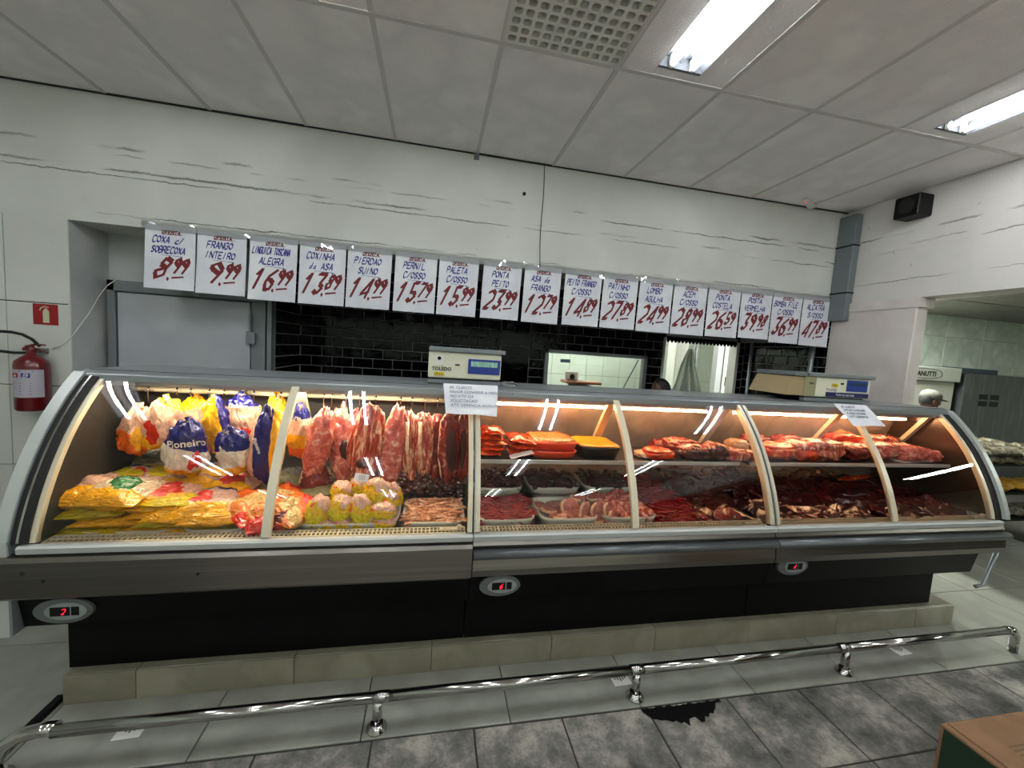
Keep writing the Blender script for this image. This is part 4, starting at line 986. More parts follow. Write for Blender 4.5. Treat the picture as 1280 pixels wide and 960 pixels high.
def meat_mat(name, dark, mid, fat, scale=14, fatpos=.62, rough=.22, stretch=None, bump=.5):
    m = bpy.data.materials.new(name); m.use_nodes = True; N = m.node_tree.nodes; L = m.node_tree.links; b = N['Principled BSDF']
    tc = N.new('ShaderNodeTexCoord'); oi = N.new('ShaderNodeObjectInfo'); mp = N.new('ShaderNodeMapping'); L.new(tc.outputs['Object'], mp.inputs[0]); L.new(oi.outputs['Random'], mp.inputs['Location'])
    if stretch: mp.inputs['Scale'].default_value = stretch
    n = N.new('ShaderNodeTexNoise'); n.inputs['Scale'].default_value = scale * 1.7; n.inputs['Detail'].default_value = 6; n.inputs['Roughness'].default_value = .65; n.inputs['Distortion'].default_value = .6; L.new(mp.outputs[0], n.inputs[0])
    r = N.new('ShaderNodeValToRGB'); L.new(n.outputs[0], r.inputs[0]); e = r.color_ramp.elements
    e[0].position = .35; e[0].color = (*lin(dark), 1); e[1].position = fatpos + .06; e[1].color = (*lin(fat), 1)
    q = e.new(fatpos - .06); q.color = (*lin(mid), 1)
    L.new(r.outputs[0], b.inputs['Base Color']); b.inputs['Roughness'].default_value = rough; b.inputs['Coat Weight'].default_value = .25; b.inputs['Coat Roughness'].default_value = .2
    bp = N.new('ShaderNodeBump'); bp.inputs['Strength'].default_value = bump; bp.inputs['Distance'].default_value = .006; L.new(n.outputs[0], bp.inputs['Height']); L.new(bp.outputs[0], b.inputs['Normal'])
    return m
MT_pink = meat_mat('pork_pink', (.62, .24, .22), (.78, .42, .38), (.90, .74, .66), 16, .6)
MT_red = meat_mat('beef_red', (.34, .07, .07), (.52, .14, .13), (.78, .56, .48), 14, .63)
MT_dark = meat_mat('beef_dark', (.17, .055, .055), (.27, .09, .088), (.40, .23, .21), 12, .68)
MT_brt = meat_mat('bright_strips', (.48, .03, .07), (.66, .06, .11), (.78, .30, .30), 40, .72)
MT_maroon = meat_mat('beef_maroon', (.24, .06, .06), (.36, .09, .09), (.50, .25, .22), 12, .68)
MT_off = meat_mat('offal', (.20, .06, .08), (.32, .12, .13), (.44, .23, .23), 18, .68)
MT_chk = meat_mat('chicken_strips', (.62, .34, .20), (.80, .52, .36), (.90, .72, .56), 20, .55)
MT_fat = meat_mat('fat', (.78, .58, .44), (.86, .70, .56), (.92, .82, .70), 20, .6)
MT_rib = meat_mat('rib_meat', (.48, .12, .10), (.68, .28, .22), (.90, .74, .62), 16, .56, stretch=(2.2, 1, .45))
MT_mar = meat_mat('marinated', (.62, .10, .05), (.86, .26, .08), (.95, .55, .25), 14, .6, rough=.15)
MT_pork = meat_mat('pork_slice', (.58, .30, .28), (.70, .42, .38), (.78, .55, .50), 18, .66)
MT_inside = mat('dark_cavity', (.22, .05, .05), .4)

hook_g = 'steel hooks on the hanging rail in the left section'
def hook(x, y, ztop, zbot, label):
    path = [(x, y + .022 * math.cos(a) , ztop + .018 * math.sin(a)) for a in [PI * (0.0 + t / 8) for t in range(9)]]
    path += [(x, y - .024, ztop - .02), (x, y - .022, zbot + .01), (x, y - .012, zbot - .008), (x, y + .0, zbot - .002)]
    return tag(MB().tube(path, .0034, 6).build('meat_hook', M_chrome), label, 'hook', hook_g)
RY, RZ = -1.09, 1.250
# packaged chickens hanging from the rail
Z_ = {
 'a': zone_mat('bag_a', [(0, OR), (.42, OR), (.48, PK)], (0, 0, 1), .2, [((.85, .0, .45), .28, YE)]),
 'b': zone_mat('bag_b', [(0, YE), (.30, PK), (.88, YE)], (.25, 0, .85), .2, [((.35, 0, .38), .24, RO)]),
 'd': zone_mat('bag_d', [(0, YE), (.22, WH), (.52, BL)], (.12, 0, .9), .08, [((.95, .1, .28), .22, RO)]),
 'e': zone_mat('bag_e', [(0, PK), (.6, YE)], (0, 0, 1), .2),
 'f': zone_mat('bag_f', [(0, YE), (.34, PK), (.46, YE), (.80, BL)], (.75, 0, .35), .25),
 'g': zone_mat('bag_g', [(0, RO), (.16, PK), (.70, BL)], (.0, 0, 1), .15, [((.8, 0, .2), .22, RO)]),
 'i': zone_mat('bag_i', [(0, PK), (.28, BL), (.62, YE)], (.8, 0, .1), .12),
 'k': zone_mat('bag_k', [(0, OR), (.22, YE), (.45, PK), (.72, BL)], (.0, 0, 1), .1, [((.95, 0, .5), .2, RO)]),
}
CH = [ # px, py, w, h, Y, skin, name size, label, tilt
 (133, 538, 38, 52, -1.16, 'a', 0, 'wrapped chicken hanging first at the far left end of the rail', .1),
 (171, 538, 40, 58, -1.19, 'a', 0, 'wrapped chicken with orange and yellow side hanging second from the left', .25),
 (206, 530, 52, 62, -1.20, 'b', 0, 'wrapped chicken with a red patch and wrinkled pink film hanging third from the left', .1),
 (246, 514, 36, 36, -1.06, 'e', 0, 'yellow topped wrapped chicken half hidden behind the blue capped one', 0),
 (233, 560, 52, 66, -1.30, 'd', .044, 'blue capped wrapped chicken hanging lowest at the front, printed name on its blue cap', .1),
 (268, 530, 40, 62, -1.20, 'f', 0, 'mostly yellow wrapped chicken with a blue corner at its upper right', 0),
 (303, 522, 44, 54, -1.15, 'g', .026, 'wrapped chicken with a navy band and name across its top behind two others', -.05),
 (294, 563, 46, 52, -1.30, 'd', .024, 'wrapped chicken with tilted blue cap hanging low beside the lowest one', -.5),
 (333, 556, 42, 84, -1.28, 'i', .022, 'long wrapped chicken with a blue left side and yellow right side near the glass rib', .12),
 (346, 518, 26, 46, -1.10, 'e', 0, 'yellow wrapped chicken hanging high behind the long blue and yellow one', 0),
 (375, 540, 30, 62, -1.20, 'k', .022, 'wrapped chicken hanging just right of the slanting glass rib with blue top', 0),
]
for k, (px, py, wd, ht, Y, sk, nsz, lb_, tilt) in enumerate(CH):
    c = at(px, py, Y=Y); W = at(px + wd / 2, py, Y=Y).x - at(px - wd / 2, py, Y=Y).x; Hh = at(px, py - ht / 2, Y=Y).z - at(px, py + ht / 2, Y=Y).z
    r = empty('wrapped_chicken', c, (0, tilt * .6, 0)); tag(r, lb_, 'chicken', 'wrapped whole chickens hanging in the left section')
    me = blob_data(W * 1.16, min(W, .125), Hh * 1.03, k + 1, amp=.15, pear=.26, sq=.9, fine=.10, seg=44, ring=26, m=Z_[sk], pleat=.05); body = link('film_wrapped_body', me, None, r)
    kn = MB().tube([(0, 0, Hh * .44), (.004, 0, Hh * .5), (-.004, 0, Hh * .5 + .022)], [.022, .008, .014], 8).build('bag_knot', Z_[sk], r)
    if nsz:
        bv = BVHTree.FromPolygons([p.co.copy() for p in me.vertices], [list(p.vertices) for p in me.polygons])
        def wr(p):
            h_ = bv.ray_cast(Vector((p.x, -1, p.z)), Vector((0, 1, 0)))
            return Vector((p.x, (h_[0].y if h_[0] else -.03) - .006, p.z))
        zt = {4: .13, 6: .30, 7: .05, 8: .02, 10: .30}[k]; rot = {4: .15, 6: -.1, 7: -.75, 8: -1.1, 10: -.2}[k]; x_ = {4: .02, 6: .0, 7: -.01, 8: -.02, 10: .0}[k]
        Mx = frame((x_, 0, zt * Hh), (math.cos(rot), 0, math.sin(rot)), (-math.sin(rot), 0, math.cos(rot)))
        text('printed_name', 'Pioneiro' if k != 10 else 'Pio', nsz, M_white, Mx, r, ext=0, bold=.0008, wrap=wr)
    hook(c.x, RY if Y > -1.25 else RY - .0, RZ + .0, c.z + Hh * .5 + .01, 'steel hook carrying the %s wrapped chicken from the left' % ORD[k])
# hanging meat cuts
def cut_piece(k, px, py, wd, ht, Y, m, lb_, tilt=0, thick=.05, pear=0, bend=0, sq=.9, amp=.12, inner=None, tip=None):
    c = at(px, py, Y=Y); W = at(px + wd / 2, py, Y=Y).x - at(px - wd / 2, py, Y=Y).x; Hh = at(px, py - ht / 2, Y=Y).z - at(px, py + ht / 2, Y=Y).z
    r = empty('hanging_meat', c, (0, tilt, rnd.uniform(-.2, .2))); tag(r, lb_, 'meat', 'cuts hanging on hooks in the left section')
    me = blob_data(W, thick, Hh, 20 + k, amp=amp * 1.3, pear=pear, bend=bend, sq=sq, fine=.20, seg=34, ring=28, m=m); link('meat_body', me, None, r)
    # fat edge: a slightly larger, thinner shell behind
    me2 = blob_data(W * 1.08, thick * .55, Hh * 1.02, 20 + k, amp=amp, pear=pear, bend=bend, sq=sq, fine=.05, seg=26, ring=20, m=MT_fat); link('fat_edge', me2, None, r, loc=(-.003, .008, 0))
    if inner: link('cavity', blob_data(W * inner[2], thick * .6, Hh * inner[3], k, amp=.15, m=MT_inside), None, r, loc=(inner[0] * W, -thick * .38, inner[1] * Hh))
    if 'pale bone' in lb_ or 'narrow rib' in lb_: MB().tube([(-W * .18, -thick * .42, Hh * .38), (-W * .22, -thick * .5, 0), (-W * .12, -thick * .42, -Hh * .42)], .010, 8).build('bone', MT_fat, r)
    hook(c.x + math.sin(tilt) * Hh * .42, RY, RZ, c.z + Hh * .46 * math.cos(tilt), 'steel hook carrying the %s hanging cut of meat from the left' % ORD[k])
    return r
MEATS = [
 (399, 552, 34, 82, -1.24, MT_pink, 'pale pork piece with white rind hanging first after the chickens', .18, .07, .15, 0, .95, .10, None),
 (394, 606, 36, 48, -1.20, MT_red, 'deep red lower joint hanging beneath the first pork piece', .1, .08, -.1, 0, .9, .08, None),
 (428, 556, 36, 84, -1.20, MT_pink, 'pork piece with a dark cavity hanging behind the stripes of lamp reflection', -.05, .07, .1, 0, .9, .14, (.12, -.05, .4, .3)),
 (458, 553, 40, 92, -1.26, MT_rib, 'large bright red cut with a white fat tail hanging in the middle of the row', .12, .06, .05, 0, .85, .12, (.0, -.28, .4, .12)),
 (450, 535, 28, 50, -1.08, MT_red, 'small red piece hanging behind the large bright red cut', 0, .05, 0, 0, .9, .12, None),
 (492, 558, 30, 98, -1.24, MT_pink, 'pink cut with a drooping white tip right of the large red cut', .10, .05, .2, 0, .85, .15, None),
 (513, 556, 22, 78, -1.22, MT_rib, 'narrow rib strip hanging beside the drooping pink cut', -.05, .045, 0, 0, .7, .08, None),
 (530, 554, 22, 72, -1.23, MT_rib, 'rib strip with a long pale bone along its left side', -.05, .045, 0, 0, .6, .06, None),
 (545, 558, 20, 78, -1.20, MT_red, 'thin red strip hanging between two rib pieces', 0, .04, 0, 0, .8, .12, None),
 (562, 560, 26, 84, -1.25, MT_red, 'arched rib rack with dark inner side near the counter joint', -.04, .05, .1, 0, .8, .08, (.05, -.02, .55, .62)),
 (579, 558, 18, 82, -1.24, MT_red, 'last dark rib piece hanging against the counter joint', 0, .04, .1, 0, .8, .1, (0, -.02, .5, .6)),
]
for k, q in enumerate(MEATS): cut_piece(k, q[0], q[1], q[2], q[3], q[4], q[5], q[6], q[7], q[8], q[9], q[10], q[11], q[12], q[13])
p = at(530, 555, Y=-1.265)
# white label on the yellow packs
p = at(452, 597, Y=-1.40); tg = empty('price_card', p, (-.5, .15, 0)); tag(tg, 'small white printed card standing above the yellow packages', 'card')
MB().box(-.032, .032, -.0008, .0008, -.018, .018).build('card', M_paper, tg); k = MB()
for t in range(5): k.box(-.012 + t * .006, -.010 + t * .006, -.0014, -.0009, -.012, .012)
k.build('bar_lines', M_grey_ink, tg); MB().tube([(0, .001, -.015), (0, .004, -.05)], .0015, 6).build('stick', M_white, tg)

# ---------------- bags piled in the left section
def pillow(W, D, T, seed, m):
    n = 14; v = []; f = []
    for s in (1, -1):
        for j in range(n + 1):
            for i in range(n + 1):
                u, t = i / n * 2 - 1, j / n * 2 - 1
                e = max(0, (1 - abs(u) ** 2.6)) ** .55 * max(0, (1 - abs(t) ** 2.6)) ** .55
                nz = noise.noise(Vector((u * 1.7 + seed, t * 1.7, s * .7 + seed))) ; cr = noise.noise(Vector((u * 6 + seed, t * 6, s)))
                ed = 1 + .05 * noise.noise(Vector((u * 3, t * 3, seed * 2.0)))
                v.append((u * W / 2 * ed, t * D / 2 * ed, s * T / 2 * e * (1 + .5 * nz + .25 * cr) + .006 * noise.noise(Vector((u * 2, t * 2, seed + 9.)))))
    N1 = (n + 1) ** 2
    for k in (0, 1):
        for j in range(n):
            for i in range(n):
                a = k * N1 + j * (n + 1) + i; q = [a, a + 1, a + n + 2, a + n + 1]; f.append(q if k == 0 else q[::-1])
    me = bpy.data.meshes.new('bag'); me.from_pydata(v, [], f); me.polygons.foreach_set('use_smooth', [True] * len(f)); me.update(); me.materials.append(m); return me
B_ = {
 'y': zone_mat('sack_y', [(0, YE), (.42, (.76, .58, .50))], (0, 1.0, 0), .25, rough=.15, bump=.6, wscale=3),
 'y2': zone_mat('sack_y2', [(0, (.80, .70, .05)), (.55, (.70, .62, .45))], (.2, .9, 0), .3, rough=.15, bump=.6, wscale=3),
 'g': zone_mat('sack_g', [(0, YE), (.35, (.84, .74, .62))], (0, 1.0, 0), .2, [((.55, .62, .9), .26, GR)], rough=.15, bump=.5),
 'r': zone_mat('sack_r', [(0, YE), (.38, (.82, .62, .54))], (0, 1.0, 0), .2, [((.5, .5, .95), .28, RO)], rough=.15, bump=.5),
 'b': zone_mat('sack_b', [(0, YE), (.30, (.80, .64, .58)), (.72, BL)], (.15, .9, 0), .25, [((.4, .45, .95), .2, RO)], rough=.15, bump=.5),
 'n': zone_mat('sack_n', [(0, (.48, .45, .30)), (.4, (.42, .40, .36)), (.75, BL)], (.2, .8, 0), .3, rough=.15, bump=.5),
 'o': zone_mat('sack_o', [(0, RO), (.26, (.90, .50, .20)), (.42, (.88, .72, .45)), (.62, OR), (.8, RO)], (.35, .8, 0), .35, [((.5, .2, .6), .2, (.40, .03, .05))], rough=.12, bump=.8, wscale=4),
}
bgrp = 'frozen chicken bags heaped in the left section'
def bag(px, py, Y, W, D, T, kind, lb_, rz=0, rx=0, ry=0, seed=None):
    p = at(px, py, Y=Y); o = link('frozen_bag', pillow(W * .92, D, T * 1.4, seed or rnd.random() * 50, B_[kind]), None, None, p, (rx, ry, rz)); tag(o, lb_, 'bag', bgrp); return o
def bagw(x, y, z, W, D, T, kind, lb_, rz=0, rx=0, ry=0):
    o = link('frozen_bag', pillow(W, D, T, rnd.random() * 50, B_[kind]), None, None, (x, y, z), (rx, ry, rz)); tag(o, lb_, 'bag', bgrp); return o
for lay_ in range(5):
    for j in range(2):
        for i in range(2):
            if lay_ == 4 and j == 0: continue
            bagw(.93 + .23 * i + rnd.uniform(-.02, .02) + .03 * (lay_ % 2), -1.39 + .25 * j + rnd.uniform(-.01, .01), .700 + lay_ * .040,   .25, .23, .052, 'y' if (i + lay_) % 2 else 'y2', 'yellow frozen bag in the left stack, %s layer up, %s %s' % (ORD[lay_], ('left', 'right')[i], ('front', 'rear')[j]), rz=rnd.uniform(-.12, .12), rx=rnd.uniform(-.08, .02), ry=rnd.uniform(-.08, .08))
for lay_ in range(3):
    for i in range(2):
        bagw(1.30 + .20 * i + .02 * (lay_ % 2), -1.37, .705 + lay_ * .035, .24, .24, .05, 'y2' if lay_ == 0 else 'r', 'yellow red bag under the middle of the heap, %s layer up, %s one' % (ORD[lay_], ('left', 'right')[i]), rz=rnd.uniform(-.2, .2), rx=.05)
for j in range(2):
    for i in range(4):
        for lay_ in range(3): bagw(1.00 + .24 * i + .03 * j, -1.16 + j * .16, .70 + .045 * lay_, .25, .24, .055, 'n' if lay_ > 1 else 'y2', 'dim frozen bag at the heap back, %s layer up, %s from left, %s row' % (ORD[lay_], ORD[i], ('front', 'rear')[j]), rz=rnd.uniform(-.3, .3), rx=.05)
TB = [(95, 615, -1.38, .24, .22, .06, 'y', 'pinkish topped bag at the left edge of the heap', .1), (118, 609, -1.30, .22, .2, .06, 'y', 'pale bag rising behind the front row at the left', -.2),
 (150, 616, -1.44, .26, .20, .06, 'g', 'bag with a green printed logo on top of the left stack', -.08), (178, 600, -1.22, .25, .22, .06, 'b', 'bag with a navy printed end behind the green logo bag', .2),
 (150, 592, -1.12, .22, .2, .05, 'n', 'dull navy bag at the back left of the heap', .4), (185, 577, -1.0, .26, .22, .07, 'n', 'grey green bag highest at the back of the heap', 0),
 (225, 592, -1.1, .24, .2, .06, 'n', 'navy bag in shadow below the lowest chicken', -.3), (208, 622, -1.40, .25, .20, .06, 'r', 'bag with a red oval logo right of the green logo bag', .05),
 (238, 604, -1.26, .26, .20, .06, 'y', 'yellow bag with small print under the blue capped chicken', .15), (292, 607, -1.27, .24, .20, .06, 'r', 'bag with faint red print beneath the low blue chickens', -.2),
 (262, 630, -1.42, .27, .20, .065, 'b', 'bag with red logo and navy corner in the front row', .3), (228, 638, -1.46, .24, .16, .05, 'y', 'yellow bag edge in the front row left of the navy cornered bag', 0),
 (268, 643, -1.47, .24, .14, .05, 'y', 'narrow yellow bag lying in front beneath the navy cornered bag', .1), (315, 634, -1.41, .24, .24, .08, 'o', 'orange red bag lying diagonally beside the front yellow bag', .9),
 (318, 612, -1.22, .22, .2, .06, 'n', 'dark bag behind the orange red bags', 0), (335, 647, -1.47, .20, .18, .09, 'o', 'crumpled orange red bag at the front against the glass rib', .5),
 (364, 640, -1.45, .19, .20, .085, 'o', 'red and white bag just right of the glass rib', -.4), (352, 622, -1.3, .2, .2, .06, 'o', 'red bag behind the glass rib', .2), (355, 600, -1.15, .2, .2, .06, 'n', 'dark blue bag deep behind the glass rib', .2)]
for (px, py, Y, W, D, T, kd, lb_, rz) in TB: bag(px, py, Y, W, D, T, kd, lb_, rz, rx=.18)
# ---------------- trays
def tray(x0, x1, y0, y1, z0, h, lb_, cat='tray', m=M_tray, grp=None):
    r = empty('food_tray', ((x0 + x1) / 2, (y0 + y1) / 2, z0)); tag(r, lb_, cat, grp); n = 32; v = []; f = []
    hx, hy = (x1 - x0) / 2, (y1 - y0) / 2
    for (s, z) in ((-.018, 0), (-.004, h * .75), (0, h), (-.010, h), (-.014, h * .7), (-.024, .005)):
        for k in range(n):
            a = 2 * PI * k / n; c, q = math.cos(a), math.sin(a); v.append(((hx + s) * math.copysign(abs(c) ** .35, c), (hy + s) * math.copysign(abs(q) ** .35, q), z))
    for j in range(5):
        for k in range(n): f.append([j * n + k, j * n + (k + 1) % n, (j + 1) * n + (k + 1) % n, (j + 1) * n + k])
    f += [list(range(n))[::-1], [5 * n + k for k in range(n)]]
    MB().add(v, f, 0, True).build('tray_shell', m, r); return r
def heap(name, x0, x1, y0, y1, z0, hf, n_, size, m, lb_, cat, shape='lump', seed=1):
    """uncountable loose pieces: one object"""
    R = random.Random(seed); mb = MB(); src = [blob_data(1, 1, 1, s + seed, amp=.25, seg=8, ring=6) for s in range(4)]
    for k in range(n_):
        x, y = R.uniform(x0, x1), R.uniform(y0, y1); z = z0 + .62 * hf(x, y) * R.uniform(.55, 1.0); d = R.choice(src)
        s = size * R.uniform(.7, 1.25)
        sc = Vector((s, s * .8, s * .55)) if shape == 'lump' else Vector((s * 2.4, s * .42, s * .36)) if shape == 'strip' else Vector((s * .8, s * .8, s * .8))
        Mx = Matrix.Translation((x, y, z)) @ Matrix.Rotation(R.uniform(0, 6.28), 4, 'Z') @ Matrix.Rotation(R.uniform(-.5, .5), 4, 'X') @ Matrix.Diagonal((*sc, 1))
        if shape == 'strip': Mx = Matrix.Translation((x, y, z)) @ Matrix.Rotation(R.gauss(0, .5), 4, 'Z') @ Matrix.Rotation(R.uniform(-.3, .3), 4, 'Y') @ Matrix.Diagonal((*sc, 1))
        mb.add([Mx @ v.co for v in d.vertices], [list(q.vertices) for q in d.polygons], 0, True)
    # bedding under the loose top
    nx, ny = 14, 10; v = []; f = []
    for j in range(ny + 1):
        for i in range(nx + 1):
            x = x0 + (x1 - x0) * i / nx; y = y0 + (y1 - y0) * j / ny; e = min(i, nx - i, 2) / 2 * min(j, ny - j, 2) / 2
            v.append((x, y, z0 + .62 * hf(x, y) * .72 * e))
    for j in range(ny):
        for i in range(nx): q = j * (nx + 1) + i; f.append([q, q + 1, q + nx + 2, q + nx + 1])
    mb.add(v, f, 0, True)
    for s in src: bpy.data.meshes.remove(s)
    return tag(mb.build(name, m), lb_, cat, kind='stuff')
DK = .688
tray(.86, 1.22, -1.505, -1.25, DK, .03, 'pale tray edge under the left stack of yellow bags'); tray(1.235, 1.53, -1.505, -1.25, DK, .03, 'pale tray under the bags in the middle of the left pane'); tray(1.54, 1.66, -1.505, -1.25, DK, .03, 'small pale tray under the crumpled orange bags')
tray(1.67, 2.115, -1.505, -1.22, DK, .045, 'white tray holding the pile of yellow wrapped packages')
# yellow packages on that tray
YP = [(397, 639, 30, 40, -1.46), (426, 636, 30, 34, -1.45), (451, 638, 27, 40, -1.46), (479, 639, 32, 20, -1.46), (480, 653, 31, 13, -1.47), (472, 615, 35, 33, -1.38), (427, 615, 28, 28, -1.34), (449, 609, 24, 26, -1.30), (495, 618, 16, 30, -1.34), (408, 654, 28, 12, -1.46), (429, 654, 22, 12, -1.47), (448, 655, 20, 10, -1.47), (488, 625, 22, 20, -1.40)]
MY = zone_mat('pack_yellow', [(0, (.88, .80, .06)), (.50, (.92, .74, .08)), (.68, (.88, .70, .62))], (.2, 0, .8), .35, [((.1, 0, .8), .22, OR)], rough=.12, bump=.5, wscale=4)
for k, (px, py, wd, ht, Y) in enumerate(YP):
    c = at(px, py, Y=Y); W = at(px + wd / 2, py, Y=Y).x - at(px - wd / 2, py, Y=Y).x; Hh = at(px, py - ht / 2, Y=Y).z - at(px, py + ht / 2, Y=Y).z
    pos = ['at the left end of the front row', 'second in the front row', 'upright third in the front row', 'lying on its side at the right of the front row', 'lowest at the right front', 'on top of the pile', 'behind the second of the front row', 'behind the top one', 'at the right edge of the pile', 'under the left end of the front row', 'under the second of the front row', 'under the third of the front row', 'squeezed under the top one at the right'][k]
    o = link('yellow_package', blob_data(W, min(.09, W), Hh, 60 + k, amp=.12, sq=.85, fine=.10, seg=26, ring=16, m=MY, pleat=.03), None, None, c, (0, (.25, .2, -.2, 0, 0, .1, .1, 0, -.3, .1, 0, 0, 0)[k], rnd.uniform(-.3, .3)))
    tag(o, 'yellow wrapped poultry package ' + pos, 'package', 'yellow wrapped packages piled on the white tray')
tray(2.128, 2.425, -1.505, -1.20, DK, .045, 'white tray of orange pink chicken strips beside the counter joint')
heap('chicken_strips', 2.145, 2.405, -1.49, -1.22, DK + .02, lambda x, y: .06, 150, .036, MT_chk, 'orange pink chicken strips filling the white tray by the joint', 'meat', 'strip', 3)
heap('dark_meat_heap', 1.72, 2.42, -1.18, -.93, DK, lambda x, y: .15, 170, .06, MT_dark, 'dark meat heaped behind the yellow packages under the hanging ribs', 'meat', 'lump', 4)
# middle section, front trays and back trays
tray(2.487, 2.775, -1.505, -1.20, DK, .05, 'white tray of bright red meat strips at the left of the middle section')
heap('red_meat_strips', 2.50, 2.76, -1.49, -1.22, DK + .02, lambda x, y: .055 + .10 * max(0, (y + 1.5)) , 230, .032, MT_brt, 'bright red thin meat strips heaped in the first tray of the middle section', 'meat', 'strip', 5)
tray(2.80, 3.112, -1.505, -1.20, DK, .05, 'white tray holding round pork slices with white rims')
tray(3.13, 3.44, -1.505, -1.20, DK, .05, 'white tray of pale diced pork behind the middle glass rib')
heap('diced_pork', 3.15, 3.42, -1.49, -1.22, DK + .02, lambda x, y: .06 + .16 * max(0, (y + 1.5)), 130, .044, MT_pink, 'pale pink chunks of diced pork in the third tray', 'meat', 'cube', 6)
for (x0, x1, sd, m, lb_) in ((2.49, 2.78, 7, MT_off, 'dark offal heaped in the back tray at the left of the middle section'), (2.82, 3.13, 8, MT_dark, 'dark stewing meat in the back tray behind the pork slices'), (3.16, 3.46, 9, MT_dark, 'dark red cubes in the back tray behind the diced pork')):
    tray(x0, x1, -1.18, -.90, DK + .03, .06, lb_.split(' heaped')[0].split(' in the')[0] + ' tray, white and mostly hidden, at the back')
    heap('dark_meat_heap', x0 + .015, x1 - .015, -1.17, -.91, DK + .05, lambda x, y: .10 + .08 * (y + 1.18), 120, .042, m, lb_, 'meat', 'lump', sd)
def steak_data(rx, ry, th, seed, m, fm, fat=(0, 6.3), wide=.16, wavy=.012):
    n = 36; v = []; f = []; mi = []
    rings = ((0, 1), (.45, 1), (1 - wide, 1), (.97, .95), (1, .5), (1, -.5), (.97, -.95), (.5, -1), (0, -1))
    for (q, zz) in rings:
        for k in range(n):
            a = 2 * PI * k / n; e = 1 + .16 * noise.noise(Vector((math.cos(a) * 1.3 + seed, math.sin(a) * 1.3, seed)))
            x, y = rx * q * e * math.cos(a), ry * q * e * math.sin(a)
            v.append((x, y, th / 2 * zz + wavy * noise.noise(Vector((x * 14 + seed, y * 14, seed))) * 2))
    for j in range(len(rings) - 1):
        for k in range(n):
            f.append([j * n + k, j * n + (k + 1) % n, (j + 1) * n + (k + 1) % n, (j + 1) * n + k][::-1]); a = 2 * PI * k / n
            mi.append(1 if (2 <= j <= 5 and fat[0] <= a <= fat[1]) else 0)
    me = bpy.data.meshes.new('slice'); me.from_pydata(v, [], [q[::-1] for q in f]); me.polygons.foreach_set('use_smooth', [True] * len(f)); me.polygons.foreach_set('material_index', mi); me.update(); me.materials.append(m); me.materials.append(fm); return me
PS = [(712, 634, .058, .050, 'large pork slice with a white curved rim at the left of its tray', -1.40, .2), (704, 648, .040, .03, 'small pork slice lying flat at the front left of its tray', -1.46, .6), (731, 640, .042, .050, 'pork slice with white rim, first of the three leaning upright', -1.45, 0), (746, 639, .038, .048, 'pork slice with white rim, middle of the three leaning upright', -1.45, 0), (760, 638, .036, .046, 'pork slice with white rim, last of the three leaning upright', -1.45, 0), (722, 622, .05, .03, 'darker pork slice lying behind the large one', -1.33, 1), (742, 622, .05, .03, 'pork slice lying at the back of its tray', -1.31, 1), (724, 650, .045, .025, 'flat pork slice under the three leaning ones', -1.46, 1), (750, 650, .05, .025, 'flat pork slice at the front right of its tray', -1.46, 1)]
for k, (px, py, rx, ry, lb_, Y, flat) in enumerate(PS):
    c = at(px, py, Y=Y); o = link('pork_slice', steak_data(rx, ry, .014, k + 3, MT_pork, MT_fat, (1.9, 4.6), .22, .004), None, None, c, (PI / 2 * (1 - flat * .75) - .25, .25 if not flat else 0, .3)); tag(o, lb_, 'pork slice', 'pork slices in the second tray')
for k in range(9):
    o = link('pork_slice', steak_data(.05, .045, .014, k + 30, MT_pork, MT_fat, (1.9, 4.6), .22, .004), None, None, (2.845 + .028 * k, -1.30 - .07 * (k % 3), .722 + .010 * (k % 2)), (.1, .1, k)); tag(o, 'pork slice half buried in the second tray bed, %s from the left' % ORD[k], 'pork slice', 'buried pork slices in the second tray')
# mince and layered beef slices, right pane of the middle section
heap('minced_meat', 3.46, 3.74, -1.50, -.95, DK, lambda x, y: .06 + .22 * (y + 1.5), 520, .022, MT_brt, 'dark red minced meat heaped right of the diced pork tray', 'meat', 'strip', 12)
SL = [steak_data(.085 + .012 * k, .065 + .006 * (k % 3), .014, k + 11, MT_dark if k % 4 else MT_maroon, MT_off, (.3 * k, 2.2 + .4 * k), .10, .022) for k in range(7)]
def pile(x0, x1, y0, y1, ztop, nx, ny, lb_, grp, Ly=2):
    """overlapping slices laid like shingles from back to front on a bed"""
    ny_ = ny
    bed = MB(); v = []; f = []; n1, n2 = 18, 10
    for j in range(n2 + 1):
        for i in range(n1 + 1):
            x = x0 + (x1 - x0) * i / n1; y = y0 + (y1 - y0) * j / n2; e = min(j, n2 - j, 1) * min(i, n1 - i, 1)
            v.append((x, y, DK + max(0, (ztop(x, y) - DK - .035)) * (e if e else 0)))
    for j in range(n2):
        for i in range(n1): q = j * (n1 + 1) + i; f.append([q, q + 1, q + n1 + 2, q + n1 + 1])
    tag(bed.add(v, f, 0, True).build('meat_bed', MT_dark), 'solid bed of dark meat beneath ' + grp, 'meat', kind='stuff')
    for j in range(ny_, -1, -1):
        for i in range(nx):
            x = x0 + (x1 - x0) * (i + .5 + .3 * (j % 2)) / nx + rnd.uniform(-.02, .02); y = y0 + (y1 - y0) * j / ny_ + rnd.uniform(-.012, .012)
            if x > x1 - .03: continue
            z = ztop(x, y) + rnd.uniform(-.012, .012)
            o = bpy.data.objects.new('meat_slice', rnd.choice(SL)); COL.objects.link(o); s = rnd.uniform(.85, 1.2)
            o.location = (x, y, max(z, DK + .02)); o.scale = (s, s, s); o.rotation_euler = (rnd.uniform(.15, .55), rnd.uniform(-.22, .22), rnd.uniform(-.5, .5)); tag(o, lb_ + ', %s row back, %s from left' % (ORD[j], ORD[i]), 'meat slice', grp)
